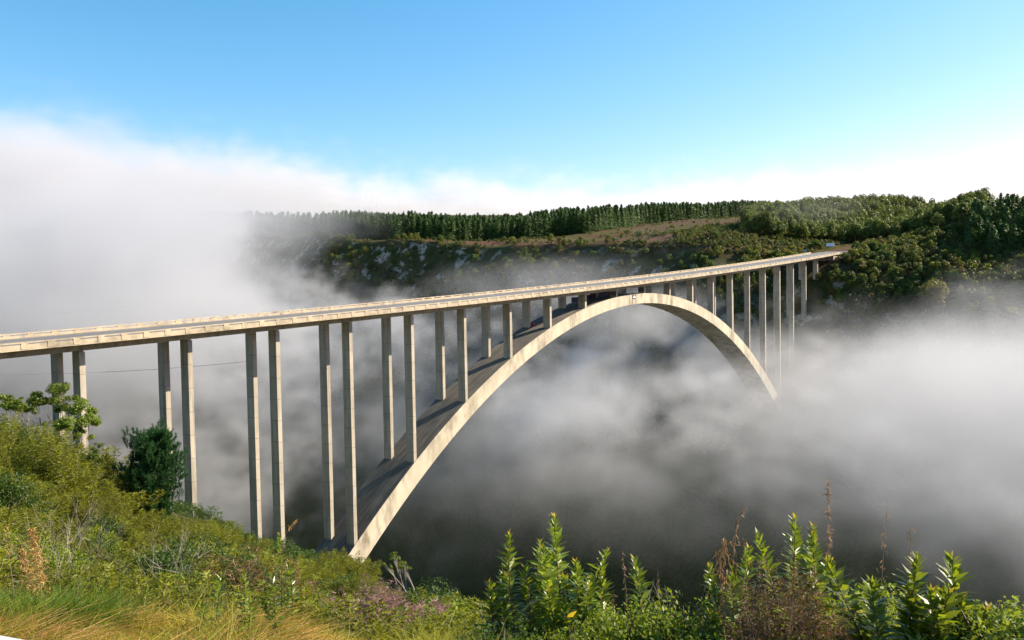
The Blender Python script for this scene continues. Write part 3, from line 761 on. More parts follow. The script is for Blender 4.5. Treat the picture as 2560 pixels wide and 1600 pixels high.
# ---- leafy shoots in front of the dark gorge: (px, top y, r, stems)
S_me = {}
shoots = [(1270, 1338, 9.3, 3, 'tall leafy shrub shoot with drooping lower leaves, leftmost of the tall pair at bottom centre'),
 (1388, 1300, 9.6, 2, 'tallest leafy shoot of the pair at bottom centre with red stem and upright leaves'),
 (1345, 1365, 9.8, 2, 'leafy shoot half hidden between the tall pair at bottom centre'),
 (1425, 1410, 9.2, 2, 'short bushy shoot just right of the tallest shoot at bottom centre'),
 (1480, 1450, 9.6, 2, 'bright green low shoot midway between the tall pair and the slim single shoot'),
 (1603, 1408, 9.4, 1, 'slim single shoot with yellow tip standing alone against the dark gorge'),
 (1797, 1440, 9.0, 2, 'leafy shoot with yellow tip at the left foot of the rusty bush'),
 (1838, 1378, 9.4, 2, 'leafy shoot with orange tip rising left of the rusty bush'),
 (1978, 1283, 9.2, 2, 'tall leafy shoot with orange tip rising behind the rusty bush'),
 (2056, 1324, 9.0, 1, 'slim dense shoot with orange tip right of the rusty bush'),
 (2280, 1392, 8.4, 3, 'large spreading leafy shrub with broad glossy leaves, left of the pair at bottom right'),
 (2408, 1406, 8.6, 3, 'large leafy shrub with orange top leaves, right of the pair at bottom right'),
 (2210, 1470, 8.6, 2, 'lower leafy shoot leaning left beside the large shrub at bottom right'),
 (2345, 1480, 8.2, 2, 'lower leafy shoot between the two large shrubs at bottom right'),
 (690, 1345, 14.5, 2, 'bright green upright shoot beside the dry grass in front of the arch foot'),
 (165, 1375, 16.0, 1, 'small bright broad leaved shoot at the edge of the lush grass patch'),
 (678, 1440, 12.5, 2, 'yellow green shoot below the upright shoot in the grass'),
 (505, 1440, 12.5, 2, 'low bright shoot in the middle of the dry grass'),
 (600, 1435, 12.0, 2, 'pale green low shoot at the right end of the dry grass')]
for i, (px, ty, r, st, lab) in enumerate(shoots):
    p = sit(px, r, .1); top = at(px, ty, r)[2]; h = max(.5, top-p[2])
    L = .215 if 2200 < px < 2450 else (.185 if px > 1200 else .15)
    d = shoot(200+i, h, st+(2 if px > 1200 and st > 1 else 0), int(40*h)+14, L, .10)
    k = empty('leafy_shoot', p, rn.uniform(0, 6.28)); meta(k, lab, 'shrub', 'upright leafy shoots in the foreground')
    for nm, mi, mt in (('leaves', 0, [M_SHOOT, M_TIP]), ('stem', 1, M_REDSTEM)):
        sel = (d[3] == 1) if mi else (d[3] != 1)
        if sel.any():
            used = np.unique(d[1][sel]); mp = np.zeros(len(d[0]), int); mp[used] = np.arange(len(used))
            link(nm, npmesh(nm, d[0][used], mp[d[1][sel]], mt, d[2][sel], (d[3][sel] == 2).astype(int)), k)
# low bushes at their feet
pts = []
for px in np.arange(2430, 2640, 9): pts += [sit(px, rn.uniform(8.2, 9.6), -.12)]
for px in np.arange(1215, 2640, 9): pts.append(sit(px+rn.normal(0, 10), rn.uniform(8.2, 11.2), .15))
fr_me = [proto('bright_leafy_bush', leafbush(s, .5, .75, 26, 110, .16, .045), [M_FRESH, M_BARK]) for s in (81, 82, 83)]
dk_me = [proto('dark_leafy_bush', leafbush(s, .5, .62, 22, 100, .17, .045), [M_DKLEAF, M_BARK]) for s in (84, 85)]
scatter('low bright leafy bush in the foreground strip along the bottom right', 'low_leafy_bush', 'bush', 'low bushes under the leafy shoots', fr_me, pts[::2], .6, 1.35, rn)
scatter('low dark leafy bush in the foreground strip along the bottom right', 'low_dark_bush', 'bush', 'low dark bushes under the leafy shoots', dk_me, pts[1::2], .6, 1.3, rn)
def single(nm, d, mats, px, r, ty, lab, cat='bush', group=None, sink=.1, names=('foliage', 'branches'), H0=None, rz=None):
    p = sit(px, r, sink); h = (at(px, ty, r)[2]-p[2]); zmax = float(d[0][:, 2].max()); s = h/zmax
    k = empty(nm, p, rn.uniform(0, 6.28) if rz is None else rz); meta(k, lab, cat, group)
    for q in np.unique(d[3]):
        sel = d[3] == q; used = np.unique(d[1][sel]); mp = np.zeros(len(d[0]), int); mp[used] = np.arange(len(used))
        link(names[q], npmesh(names[q], d[0][used], mp[d[1][sel]], mats[q], d[2][sel]), k, sc=s)
    return k
single('rusty_bush', fineheath(91, .80, 1.9, 130, 190, .045, .010), [M_RUST, M_DRYTWIG], 1935, 8.6, 1372, 'rust brown fine leaved bush standing before the leafy shoots at bottom right')
single('rusty_bush', fineheath(92, .5, .9, 50, 150, .04, .010), [M_RUST, M_DRYTWIG], 2080, 8.8, 1500, 'smaller rust brown bush right of the big rusty one')
single('rounded_bush', leafbush(93, 1.5, 2.0, 46, 150, .42, .07), [M_DKLEAF, M_BARK], 1085, 26, 1442, 'rounded dark green bush on the lip above the dark gorge')
single('rounded_bush', leafbush(94, 1.1, 1.4, 30, 150, .34, .06), [M_DKLEAF, M_BARK], 1010, 24, 1468, 'smaller green bush left of the rounded dark one on the lip')
single('green_bush', leafbush(95, .8, 1.1, 30, 150, .26, .05), [M_FRESH, M_BARK], 2110, 9.6, 1432, 'bright small leaved bush between the rusty bush and the large glossy shrub')
single('green_bush', leafbush(96, .55, 1.1, 22, 130, .2, .045), [M_FRESH, M_BARK], 2185, 9.8, 1450, 'slim small leaved bush just left of the large glossy shrub')
single('creeping_bush', leafbush(97, 1.0, .8, 30, 120, .26, .06), [M_FRESH, M_BARK], 1560, 8.8, 1520, 'light green round leaved bush under the slim single shoot')
single('wispy_bush', fineheath(98, .5, 1.2, 22, 90, .09, .010), [M_DKLEAF, M_BARK], 2495, 10.5, 1500, 'thin wispy bush at the far right of the foreground')
single('wispy_bush', fineheath(99, .4, 1.2, 16, 90, .09, .010), [M_DKLEAF, M_BARK], 2545, 10.5, 1508, 'thin wispy bush cut by the right edge')
# pink heather clumps
for i, (px, r, ty, R, lab) in enumerate([(905, 20, 1448, .8, 'pink flowering heather clump on the rocks below the arch foot'), (868, 20, 1478, .5, 'small pink heather left of the larger clump'),
        (950, 19, 1500, .45, 'deep pink heather low at the right foot of the rocks'), (985, 19, 1510, .35, 'smallest deep pink heather right of the rocks'), (260, 60, 1190, .8, 'tiny pink heather on the left bank beside the thicket')]):
    d = fineheath(110+i, R, R*1.3, int(26*R)+14, 110, .07*max(1, r/30), .012*max(1, r/30)); single('heather_clump', d, [M_PINK, M_PINKTWIG], px, r, ty, lab, 'heather', 'pink heather on the near bank')
single('heather_twigs', twigbush(119, 1.2, 60, 1.5, .006, 6), [M_PINKTWIG, M_PINKTWIG], 895, 19.5, 1490, 'grey brown faded heather tangle in front of the pink clump', 'heather')
single('bare_bush', twigbush(120, 2.2, 60, 1.0, .010), [M_DRYTWIG, M_DRYTWIG], 128, 18.5, 1255, 'bare grey branching shrub beside the orange seed stalk')
single('bare_bush', twigbush(121, 2.0, 40, 1.3, .010), [M_DRYTWIG, M_DRYTWIG], 385, 24, 1290, 'leaning bare grey shrub in the middle of the left bank')
single('orange_bush', fineheath(122, .8, 1.2, 30, 90, .12, .014), [M_RUST, M_BARK], 590, 22, 1360, 'orange brown heath bush left of the arch foot')

# ---- pine by the piers: whorled limbs carrying dense needle brushes
def near_pine(seed, H):
    r = np.random.default_rng(seed); segs = [((0, 0, -.5), (0, 0, H*.5), .13, .09), ((0, 0, H*.5), (.1, .05, H*.95), .09, .03)]; Cs = []; Ds = []
    for z in np.linspace(H*.04, H*.95, 19):
        t = z/H; rad = H*.30*math.sin(math.pi*min(1, .22+.80*(1-t)))**.8*(.55+.45*(1-t))+.25
        for k in range(8):
            a = r.uniform(0, 6.28); L = rad*r.uniform(.55, 1.15); e = np.array([math.cos(a)*L, math.sin(a)*L, z+L*r.uniform(.25, .6)]); p0 = np.array([.05, .02, z])
            segs.append((p0, e, .035, .012))
            for q in np.linspace(.35, 1, 6):
                base = p0+(e-p0)*q
                for m_ in range(4):
                    c = base+r.normal(0, .16, 3); up = np.array([math.cos(a)*.4, math.sin(a)*.4, 1.0])+r.normal(0, .25, 3); up /= np.linalg.norm(up)
                    n = 30; s = np.linspace(0, .34, n)[:, None]; Cs.append(c+up*s); dd = up+r.normal(0, .75, (n, 3)); Ds.append(dd)
    C = np.concatenate(Cs); Dd = np.concatenate(Ds); V, F = blades(C, Dd, .17, .034, r, .05, 1)
    T = tubes(segs, 5); return join([(V, F, r.uniform(0, 1, len(F)), 0), (T[0], T[1], .4, 1)])
pk = single('pine_tree', near_pine(5, 7.2), [M_NEEDLE, M_BARK], 362, 50, 1048, 'bushy dark green young pine standing before the second pier pair on the left', 'pine tree', names=('crown', 'trunk'))
# ---- wind-flagged small trees with leaf tufts on pale bare limbs
def tuft_tree(name, r, stems, tufts, lab, size=.12, tr=.55, foot=None):
    foot_px = foot; b = gpt(foot_px, r); b[2] -= .3; k = empty(name, b); meta(k, lab, 'tree', 'small tufted trees on the left bank')
    segs = []; Vs = []; g = np.random.default_rng(int(foot_px)+3)
    fork = np.array([g.normal(0, .2), g.normal(0, .2), 1.0])
    segs.append(((0, 0, 0), fork, .055, .04))
    for (px, py, s) in tufts:
        c = at(px, py, r+g.uniform(-.7, .7))-b; m_ = fork+(c-fork)*.5+g.normal(0, .15, 3)
        segs += [(fork, m_, .026, .016), (m_, c, .016, .007)]
        for _ in range(7): segs.append((m_+(c-m_)*g.uniform(0, .6), c+g.normal(0, s*.45, 3), .009, .004))
        for q_ in range(6):
            n = int(230*s*s/.3)+20; d = sph(g, n); c2 = c+g.normal(0, 1, 3)*np.array([s*.6, s*.6, s*.38]); C = c2+d*np.array([s, s, s*.7])*g.uniform(.4, .75)*g.uniform(.3, 1, (n, 1))
            Vs.append(quads(C, d+np.array([0, 0, .5]), size, g, .6, jit=.7))
    T = tubes(segs, 5); link('limbs', npmesh('limbs', T[0], T[1], M_PALEBARK, np.full(len(T[1]), .5)), k)
    b0 = 0; VV = []; FF = []
    for V, F in Vs: VV.append(V); FF.append(F+b0); b0 += len(V)
    V = np.concatenate(VV); F = np.concatenate(FF); link('crown', npmesh('crown', V, F, M_FRESHT, g.uniform(0, 1, len(F))), k)
M_FRESHT = leafmat('tree_leaves', (.040, .075, .008), (.190, .250, .025), trans=.4)
tuft_tree('tufted_tree', 56, 3, [(148, 975, .62), (118, 995, .72), (95, 1000, .4), (165, 1020, .5), (158, 995, .35), (140, 1055, .3)], 'small tree with pale bare limbs and leaf tufts before the leftmost pier pair', foot=140)
tuft_tree('tufted_tree', 54, 3, [(198, 1048, .85), (175, 1058, .6), (222, 1060, .6), (205, 1085, .45), (160, 1070, .35)], 'leaning small tree with a flat leaf tuft right of the taller tufted one', foot=160)
tuft_tree('tufted_tree', 58, 2, [(30, 1000, .5), (12, 1012, .5), (45, 1015, .45), (75, 1022, .45), (52, 1000, .2)], 'bushy tufted small tree rising from the thicket at the left edge', foot=35)
tuft_tree('tufted_tree', 50, 2, [(240, 1130, .3), (250, 1115, .18), (232, 1145, .35)], 'sparse twiggy sapling right of the leaning tree', foot=222, size=.08)
tuft_tree('tufted_tree', 27, 2, [(985, 1392, .16), (1005, 1410, .17), (1015, 1420, .14), (975, 1420, .10), (960, 1410, .07)], 'little spindly tree beside the rocks against the dark gorge', foot=985, size=.055)

# ---- pale rocks
def rock(px, r, w, h, seed, lab, sink=.25, up=0.0):
    g = np.random.default_rng(seed); bm_ = MB(); n1, n2 = 22, 14; V = []; F = []
    L = lattice(seed)
    for i in range(n2+1):
        th = math.pi*i/n2
        for j in range(n1):
            ph = 2*math.pi*j/n1; d = np.array([math.sin(th)*math.cos(ph), math.sin(th)*math.sin(ph), math.cos(th)])
            k = 1+.55*(L(d[0]*2+5, d[1]*2+d[2]*1.7+5)-.5)+.35*(L(d[0]*5+9, d[1]*5+d[2]*4+9)-.5)+.2*(L(d[0]*11+9, d[1]*11+d[2]*9+9)-.5)
            V.append(d*np.array([w*.5, w*.4, h])*k)
    for i in range(n2):
        for j in range(n1): F.append((i*n1+j, (i+1)*n1+j, (i+1)*n1+(j+1) % n1, i*n1+(j+1) % n1))
    p = sit(px, r, sink); p[2] += up
    o = link('rock', npmesh('rock', np.array(V), np.array(F), M_ROCK), None, p, (g.normal(0, .2), g.normal(0, .2), g.uniform(0, 6))); meta(o, lab, 'rock', 'pale rocks on the near bank')
M_ROCK = concrete('pale_rock', base=(.27,.24,.19), stain=.7, streak=(2.5,2.5,2.0), dark=(.20,.17,.13))
rock(880, 22, 1.6, 1.0, 1, 'tall pale rock standing just below the arch foot', up=.3)
rock(922, 21.5, 1.0, .8, 2, 'narrow pale rock right of the tallest one', up=.3)
rock(968, 20.5, 1.0, .85, 3, 'pale rock behind the pink heather, right of the others', up=.3)
rock(990, 20, .5, .8, 4, 'rightmost small pale rock beside the spindly tree', up=.3)
rock(380, 46, 1.3, .42, 5, 'broken pale rock outcrop under the young pine', up=.35)
rock(410, 44, .7, .35, 6, 'small pale rock right of the outcrop under the young pine', up=.4)
rock(270, 40, .5, .3, 7, 'small pale rock in the bushes left of the young pine', up=.7)
rock(475, 30, .32, .22, 8, 'single white grey rock low on the left bank', up=.6)
rock(635, 27, .28, .2, 9, 'small pale rock in the bushes above the dry grass', up=.6)

# ---- seed stalks
def stalk(px, ty, r, lean, lab, droop=.3, n=60, sz=.028, col=None, spread=.06, name='seed_stalk', start=.5, curve=.0):
    p = sit(px, r, .1); top = at(px+lean, ty, r); h = top[2]-p[2]; g = np.random.default_rng(int(px*7+ty)); off = np.array([top[0]-p[0], top[1]-p[1]])
    side = np.array([-_r[0], -_r[1]])*-1
    P_ = lambda t: np.array([off[0]*t**1.5, off[1]*t**1.5, h*t-(curve*h*max(0, t-.8)**2*6)])+np.array([side[0], side[1], 0])*curve*h*max(0, t-.75)**2*3
    k = empty(name, p); meta(k, lab, 'plant', 'dry seed stalks in the foreground')
    pts = [P_(t) for t in np.linspace(0, 1, 12)]; T = tubes([(pts[i], pts[i+1], .006-.0004*i, .006-.0004*(i+1)) for i in range(11)], 4)
    link('stem', npmesh('stem', T[0], T[1], M_DRYTWIG, np.full(len(T[1]), .4)), k)
    tt = g.uniform(start, 1, n); C = np.array([P_(t) for t in tt])+g.normal(0, spread, (n, 3))*(1.15-tt)[:, None]*np.array([1, 1, .6]); D = g.normal(0, .4, (n, 3)); D[:, 2] += -droop*2+.3
    V, F = blades(C, D, sz*2, sz*.45, g, .2, 1); link('seed_head', npmesh('seed_head', V, F, col or M_SEED, g.uniform(0, 1, len(F))), k)
stalk(2068, 1192, 10.2, 3, 'tall slender brown seed stalk rising straight above the slim dense shoot', n=130, sz=.03, spread=.035, start=.55)
stalk(1815, 1240, 10.2, 30, 'tall drooping brown reed plume left of the tall leafy shoot', n=90, sz=.03, spread=.05, droop=.5, start=.55, curve=.22)
stalk(1795, 1330, 10.0, 5, 'bushy drooping brown reed plume under the taller one', n=190, sz=.032, spread=.12, droop=.7, start=.5, curve=.2)
stalk(2190, 1268, 10.2, 28, 'leaning thin seed stalk between the slim shoot and the large shrub', n=40, spread=.05)
stalk(2272, 1318, 10.4, 4, 'short pale seed stalk behind the large glossy shrub', n=60, spread=.03)
stalk(1565, 1375, 9.8, -9, 'thin straight grass stalk left of the slim single shoot', n=24, spread=.012)
stalk(1520, 1475, 9.5, 14, 'short grey dead flower spike leaning right at bottom centre', n=40, spread=.012)
stalk(1642, 1420, 9.8, 2, 'faint hair thin stalk right of the slim single shoot', n=18, spread=.01)
stalk(640, 1278, 13.5, 88, 'long pale grass stalk arching over the pier foot', n=26, spread=.02, start=.85, curve=.25, col=M_STRAW)
stalk(82, 1322, 13.2, -4, 'orange brown seeded stalk standing in the grass at the left', n=520, spread=.13, sz=.03, start=.42, col=M_ORANGE)
stalk(60, 1370, 13.4, -6, 'smaller orange seeded side stalk left of the tall one', n=300, spread=.12, sz=.03, start=.5, col=M_ORANGE)
stalk(8, 1290, 15, -3, 'thin pale curling stalk cut by the left edge', n=60, spread=.06, start=.6, curve=.3, col=M_STRAW)
single('dead_branch', twigbush(131, 1.0, 6, .6, .008), [M_DRYTWIG, M_DRYTWIG], 1698, 9.4, 1433, 'dead bare branching twig between the slim shoot and the rusty bush', 'branch')

# ---- guard rail at the bottom left corner
gr = empty('guard_rail', (0, 0, 0)); meta(gr, 'silver metal guard rail corner at the bottom left', 'guard rail')
M_STEEL = plain('galvanised_steel', (.22, .23, .24), .6, .6)
a_, b_ = at(-260, 1540, 2.9), at(84, 1604, 3.1); d_ = (b_-a_)/np.linalg.norm(b_-a_); m = MB()
sec = []
for t in np.linspace(-1.5, np.linalg.norm(b_-a_)+.25, 12):
    c = a_+d_*t; n_ = np.array([d_[1], -d_[0], 0]); o_ = []
    for u, z in ((0, 0), (.045, -.05), (.045, -.11), (0, -.155), (.045, -.20), (.045, -.26), (0, -.31), (-.006, -.31), (.039, -.26), (.039, -.20), (-.006, -.155), (.039, -.11), (.039, -.05), (-.006, 0)):
        o_.append(tuple(c+n_*u+np.array([0, 0, z])))
    sec.append(o_)
m.sweep(sec).build('rail', M_STEEL, gr)
for t in (0.2, 2.2):
    c = a_+d_*t; MB().box((c[0]-.08*d_[1], c[1]+.08*d_[0], c[2]-.45), (.12, .12, 1.0)).build('post', M_BARK, gr)
# ------------------------------------------------------------------ small things on and around the bridge
M_WHITE = plain('white_board', (.78,.79,.80), .5, var=.05); M_BLUE = plain('blue_sign', (.04,.13,.35), .5); M_POST = plain('grey_post', (.25,.25,.24), .6)
M_BLACK = plain('black_board', (.02,.02,.022), .5); M_RED = plain('red_tarp', (.45,.03,.03), .6); M_MAROON = plain('maroon_mesh', (.06,.02,.03), .8)
M_CABLE = plain('steel_cable', (.16,.16,.17), .6); M_ROPE = plain('pale_rope', (.55,.55,.55), .8); M_NAVY = plain('navy_tarp', (.03,.035,.09), .7)
def facing(p):                                   # heading that turns a board's -Y face to the look-out
    return math.atan2(CAM[1]-p[1], CAM[0]-p[0])+math.pi/2
def board(name, px, py, r, w, h, mat, lab, cat, legs=2, leglen=2.0, turn=0.0, marks=None):
    c = at(px, py, r); k = empty(name, c, facing(c)+turn); meta(k, lab, cat)
    MB().box((0, 0, 0), (w, .12, h)).build('panel', mat, k)
    m = MB()
    for x in ([0] if legs == 1 else [-w*.35, w*.35]): MB().box((x, .12, -h/2-leglen/2+h*.3), (.14, .12, leglen+h*.6)).build('post', M_POST, k)
    if marks: marks(k)
    return k
def bb_marks(k):
    m = MB()
    for i in range(7): m.box((-1.75+i*.33, -.065, .10+.05*(i % 2)), (.24, .012, .42))
    m.build('lettering', plain('faded_lettering', (.45,.50,.62), .6), k)
board('billboard', 2076, 612, 545, 4.9, 2.0, M_WHITE, 'pale rectangular billboard on two legs beside the road past the bridge end', 'billboard', 2, 2.2, marks=None)
c = at(2012, 626, 497)
board('road_sign', 2012, 626, 497, 1.5, 1.3, M_BLUE, 'small blue road sign on a post at the far end of the parapet', 'road sign', 1, 3.0)
# retaining wall and wing at the far abutment
ab = empty('bridge_abutment', (0, 0, 0)); meta(ab, 'dark concrete abutment wall carrying the far end of the bridge', 'abutment')
m = MB(); z0 = dz(212)
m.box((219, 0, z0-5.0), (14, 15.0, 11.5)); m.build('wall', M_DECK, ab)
MB().box((225, -7.9, z0+2.0), (6, .4, 1.2)).build('wing_wall', M_PAR, ab); MB().box((228, 7.9, z0+2.4), (14, .4, 1.0)).build('wing_wall', M_PAR, ab)
# roadside verge grass beyond the bridge
n = 9000; X_ = rr.uniform(226, 330, n); Y_ = rr.uniform(8.5, 13.5, n); C = np.stack([X_, Y_+np.array([road_y(x) for x in X_]), ground(X_, Y_)], 1); D = rr.normal(0, .3, (n, 3)); D[:, 2] = 1
V, F = blades(C, D, .8, .16, rr, .5, 1); meta(link('verge_grass', npmesh('verge_grass', V, F, leafmat('roadside_grass', (.06, .07, .012), (.16, .15, .03), trans=.3), rr.uniform(0, 1, len(F)))), 'sunlit yellow green grass on the verge past the bridge end', 'grass', kind='stuff')

# jump station on the crown of the arch
def on_arch(x, y, dzz=0): return (x, y, archz(x)+dzz)
k = empty('canopy', on_arch(-8.5, 2.0)); meta(k, 'white tarpaulin canopy over the jump platform under the deck near the crown', 'canopy')
m = MB(); m.sweep([[(-2.1, y, 1.9-.10*abs(y)+.12*math.sin(3*y)), (0, y, 2.35-.1*abs(y)), (2.1, y, 1.8-.1*abs(y)), (2.1, y, 1.74-.1*abs(y)), (0, y, 2.28-.1*abs(y)), (-2.1, y, 1.84-.1*abs(y))] for y in np.linspace(-2.2, 2.2, 9)]).build('roof', M_WHITE, k)
MB().box((-2.2, 0, 1.2), (.08, 4.4, 1.3)).build('side_sheet', M_WHITE, k); MB().box((-2.25, 0, .45), (.06, 4.6, .8)).build('skirt', M_RED, k)
for sx in (-2, 2):
    for sy in (-2, 2): MB().box((sx, sy, .9), (.08, .08, 1.9)).build('pole', M_POST, k)
k = empty('safety_netting', on_arch(-14.5, .8)); meta(k, 'dark maroon netting panels strung between the columns near the crown', 'netting')
for i, x in enumerate((-4.5, -1.5, 1.6)): MB().box((x, 1.2, 1.05-.15*abs(x)*.3), (2.9, .05, 1.9)).build('net_panel', [M_MAROON, M_NAVY, M_MAROON][i], k)
k = empty('safety_netting', on_arch(-27, 1.2)); meta(k, 'dark netting with a pale strip left of the second column from the crown', 'netting')
for i, x in enumerate((-6, -2, 2, 5)): MB().box((x, 2.0, 1.0+.10*x), (3.9, .05, 1.7)).build('net_panel', [M_NAVY, M_MAROON, M_NAVY, M_MAROON][i], k)
MB().box((1.5, 1.9, 2.1), (3.6, .06, .55)).build('pale_strip', M_WHITE, k)
def column_sign(X, lab):
    z = dz(X)-1.25; k = empty('column_sign', (X-.035, YC[0], z)); meta(k, lab, 'sign')
    MB().box((0, 0, 0), (.05, 2.0, .75)).build('panel', M_BLACK, k); m = MB()
    for i in range(7): m.box((-.032, -.72+i*.24, 0), (.012, .15, .30-.06*(i % 2)))
    m.build('lettering', M_SIGNTAN, k)
M_SIGNTAN = plain('tan_lettering', (.40,.33,.22), .7)
column_sign(-19.43, 'black sign board with tan letters on the column left of the crown'); column_sign(0.0, 'black sign board with tan letters on the crown column')
# framed board and dark straps on the arch's side at the crown
ybd = Y_ARCH[0]
k = empty('framed_sign', (-7.6, ybd-.06, archz(-7.6)-1.0)); meta(k, 'black framed sign with white lettering hung on the side of the arch crown', 'sign')
MB().box((0, 0, 0), (2.3, .10, 1.35)).build('board', M_BLACK, k); m = MB(); 
for i in range(5): m.box((-.72+i*.36, -.06, -.12), (.26, .012, .55))
m.box((0, -.06, .33), (.8, .012, .22)); m.build('lettering', M_WHITE, k)
for i, x in enumerate((-10.6, -8.75, -6.4, -4.9)):
    z = archz(x); th = 3.4; o = MB().sweep([[(x-.045, ybd-.05, z_), (x+.045, ybd-.05, z_), (x+.045, ybd-.005, z_), (x-.045, ybd-.005, z_)] for z_ in (z+.05, z-th-.05)]).build('hanging_strap', M_BLACK)
    meta(o, ['leftmost dark strap down the arch side left of the framed sign', 'dark strap at the left edge of the framed sign', 'dark strap at the right edge of the framed sign', 'rightmost dark strap down the arch side right of the framed sign'][i], 'strap', 'straps down the side of the arch crown')
o = MB().sweep([[(0, -.5, 0), (.9, -.5, 0), (.9, .5, 0), (0, .5, 0)], [(.1, -.4, .75), (.8, -.4, .8), (.8, .4, .8), (.1, .4, .75)]]).build('red_tarp', M_RED, loc=on_arch(-56.6, 3.4)); meta(o, 'small red bundle lying on the arch at the foot of a far column', 'bundle')
# ropes below the arch
g = np.random.default_rng(9)
for i, (px, py0, py1) in enumerate([(1476, 790, 868), (1481, 788, 868), (1486, 785, 870), (1491, 783, 866), (1522, 772, 842), (1527, 770, 866), (1533, 768, 860), (1537, 768, 862)]):
    v = ray(px, 780); t = (ybd+1.0+.8*(i % 3)-CAM[1])/v[1]; p = CAM+v*t; zt_ = archz(p[0])-3.3; zb_ = float((CAM+ray(px, py1)*t)[2])
    o = MB().tube([(p[0], p[1], zt_), (p[0], p[1], zb_)], .03, 4).build('hanging_rope', M_CABLE if i in (4, 5) else M_ROPE)
    meta(o, '%s below the arch, %s of the %s bunch' % (('dark rope' if i in (4, 5) else 'thin pale rope'), ['leftmost', 'second', 'third', 'rightmost'][i % 4], 'left' if i < 4 else 'right'), 'rope', 'ropes hanging below the arch')
# overhead cable behind the piers at the left
a_, b_ = at(-200, 937, 175), at(640, 901, 190); pts = [tuple(a_*(1-t)+b_*t+np.array([0, 0, -1.0*4*t*(1-t)])) for t in np.linspace(0, 1, 24)]
o = MB().tube(pts, .035, 4).build('overhead_cable', M_CABLE); meta(o, 'thin dark cable stretched across the fog behind the left piers', 'cable')
# ------------------------------------------------------------------ fog
def fog_volume(name, lo, hi, res, blobs, noise_sc, amp, dens_mul, col=(1,1,1), layer=None, cut=None, aniso=.2, fine=0):
    vol = bpy.data.volumes.new(name); o = bpy.data.objects.new(name, vol); COL.objects.link(o)
    ng = bpy.data.node_groups.new(name, 'GeometryNodeTree')
    ng.interface.new_socket('Geometry', in_out='INPUT', socket_type='NodeSocketGeometry')
    ng.interface.new_socket('Geometry', in_out='OUTPUT', socket_type='NodeSocketGeometry')
    t = NT(ng); out = t.new('NodeGroupOutput'); vc = t.new('GeometryNodeVolumeCube')
    P = t.new('GeometryNodeInputPosition').outputs[0]
    n1 = t.math('SUBTRACT', t.noise(P, 1/noise_sc, 5, .58, .4), .5)
    n2 = t.math('SUBTRACT', t.noise(t.scaled(P, (1, 1, 1.6)), 1/(noise_sc*.31), 4, .6), .5)
    nn = t.math('MULTIPLY_ADD', n2, .7, n1)
    if fine: nn = t.math('MULTIPLY_ADD', t.math('SUBTRACT', t.noise(t.scaled(P, (1, 1, 1.7)), 1/fine, 5, .66, 1.2), .5), 1.0, nn)
    warp = t.math('MULTIPLY', nn, amp)
    tot = None
    for (c, r, d, soft) in blobs:
        v = t.vmath('DIVIDE', t.vmath('SUBTRACT', P, tuple(float(q) for q in c)), tuple(float(q) for q in r))
        q = t.math('ADD', t.vmath('LENGTH', v), warp)
        s = t.math('MULTIPLY', t.map(q, 1.0+soft*.5, 1.0-soft, 0, 1, True), d)
        tot = s if tot is None else t.math('ADD', tot, s)
    if layer:
        tot = layer(t, P, nn, tot)
    tot = t.math('MULTIPLY', t.math('MAXIMUM', tot, 0.0), dens_mul)
    t.put(vc.inputs['Density'], tot)
    vc.inputs['Min'].default_value = lo; vc.inputs['Max'].default_value = hi
    for k, q in zip(('X', 'Y', 'Z'), res): vc.inputs['Resolution '+k].default_value = q
    sm = t.new('GeometryNodeSetMaterial')
    m = bpy.data.materials.new(name); m.use_nodes = True; mt = NT(m.node_tree); mt.n.clear()
    mo = mt.new('ShaderNodeOutputMaterial'); pv = mt.new('ShaderNodeVolumePrincipled')
    pv.inputs['Color'].default_value = (*col, 1); pv.inputs['Density'].default_value = 1.0; pv.inputs['Anisotropy'].default_value = aniso
    mt.l.new(pv.outputs[0], mo.inputs['Volume'])
    sm.inputs['Material'].default_value = m
    t.l.new(vc.outputs[0], sm.inputs['Geometry']); t.l.new(sm.outputs[0], out.inputs[0])
    md = o.modifiers.new('fog', 'NODES'); md.node_group = ng
    vol.materials.append(m)
    return o
def bl(px, py, r, rx, rz, ry=None, d=1.0, soft=.6):   # blob by direction and distance
    c = at(px, py, r); return (c, (rx, ry or rx, rz), d, soft)
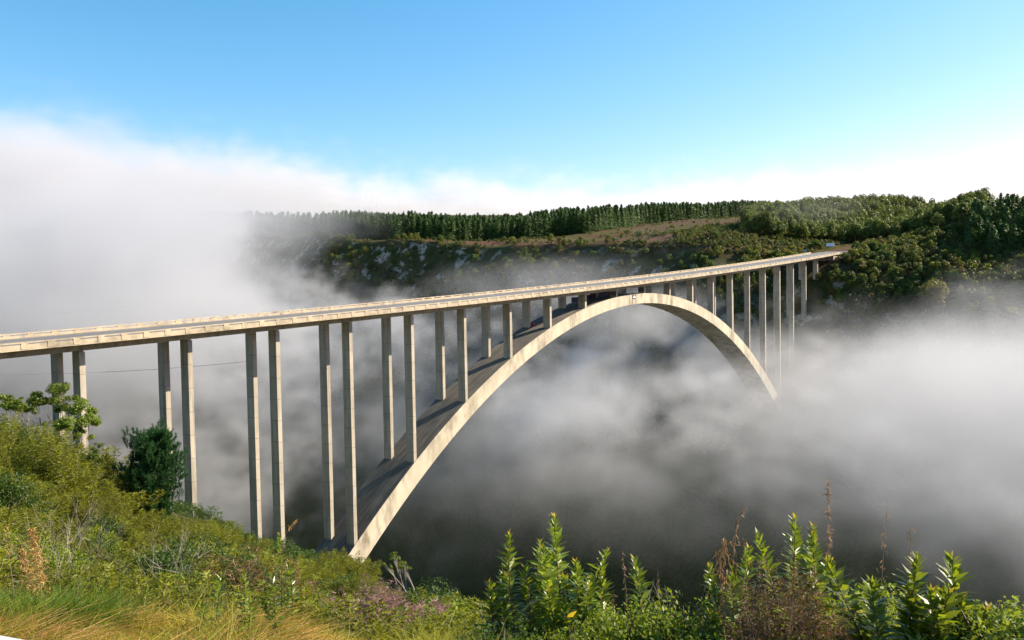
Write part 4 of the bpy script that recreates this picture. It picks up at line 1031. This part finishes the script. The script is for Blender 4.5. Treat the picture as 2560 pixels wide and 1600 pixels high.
def gorge_layer(t, P, nn, tot):
    x = t.new('ShaderNodeSeparateXYZ'); t.put(x.inputs[0], P); X, Y, Z = x.outputs
    top0 = t.math('ADD', t.map(Y, -60, 70, -42, -16, True), t.map(Y, 100, 420, 0, 26, True))
    zt = t.math('ADD', top0, t.math('MULTIPLY', nn, 85.0))
    body = t.map(t.math('SUBTRACT', zt, Z), -6, 26, 0, 1, True)
    low = t.map(Z, -84, -34, .0, 1.0, True)
    low = t.math('MAXIMUM', low, t.math('MULTIPLY', t.map(Y, -80, -150, 0, .3, True), t.map(Z, -170, -110, 0, 1, True)))
    low = t.math('MAXIMUM', low, t.map(Y, 90, 260, 0, .6, True))
    nearfade = t.map(X, -130, 10, 0, 1, True)
    pat = t.map(nn, -.02, .15, .01, 1.0, True)
    b = t.math('MULTIPLY', body, t.math('MULTIPLY', nearfade, pat))
    return t.math('ADD', tot, t.math('MULTIPLY', t.math('MULTIPLY', b, low), 2.3))
fog = fog_volume('fog', (-240., -190., -205.), (420., 900., 130.), (185, 305, 94), [
    bl(-200, 735, 600, 240, 62, d=1.1, soft=.45),
    bl(120, 740, 600, 150, 62, d=.55, soft=.6),
    bl(420, 650, 640, 140, 40, d=.42),
    bl(740, 620, 640, 90, 30, d=.2),
    bl(1330, 705, 430, 50, 15, d=.55),
    bl(1520, 640, 520, 45, 18, d=.22),
    bl(1150, 690, 470, 60, 12, d=.4),
    bl(1650, 790, 430, 50, 14, d=.6),
    bl(2000, 900, 425, 45, 22, d=.6),
    bl(2620, 1040, 330, 85, 40, d=1.5),
    bl(2250, 1000, 400, 80, 24, d=.5),
    bl(880, 950, 480, 85, 36, d=-3.0), bl(1030, 655, 560, 130, 30, d=-2.2), bl(1000, 700, 520, 110, 18, d=.10), bl(760, 700, 600, 50, 18, d=-1.2), bl(1230, 1000, 450, 40, 26, d=-1.2), bl(2350, 760, 440, 90, 16, d=-1.5),
    bl(620, 560, 780, 90, 26, d=.35), bl(790, 555, 720, 70, 20, d=.3), bl(470, 570, 860, 110, 34, d=.9),
    bl(2020, 520, 560, 40, 10, d=.12),
    ], 105., 1.5, .010, layer=gorge_layer, col=(.715,.728,.755), fine=20.)
meta(fog, 'white morning fog drifting through the gorge under the bridge', 'fog', kind='stuff')
cloud = fog_volume('cloud_bank', (-1200., -900., -60.), (3600., 3600., 480.), (240, 225, 50), [
    (at(-100, 640, 1900), (900, 700, 195), .9, .4),
    (at(700, 700, 2300), (700, 700, 210), .8, .4),
    (at(1300, 700, 2500), (900, 700, 222), .8, .4),
    (at(1950, 700, 2700), (800, 800, 245), 1.0, .4),
    (at(2650, 700, 2600), (800, 700, 235), 1.0, .4),
    ], 200., 1.2, .009, col=(.78,.785,.80), fine=70.)
meta(cloud, 'low white cloud bank rising behind the forested plateau', 'cloud', kind='stuff')
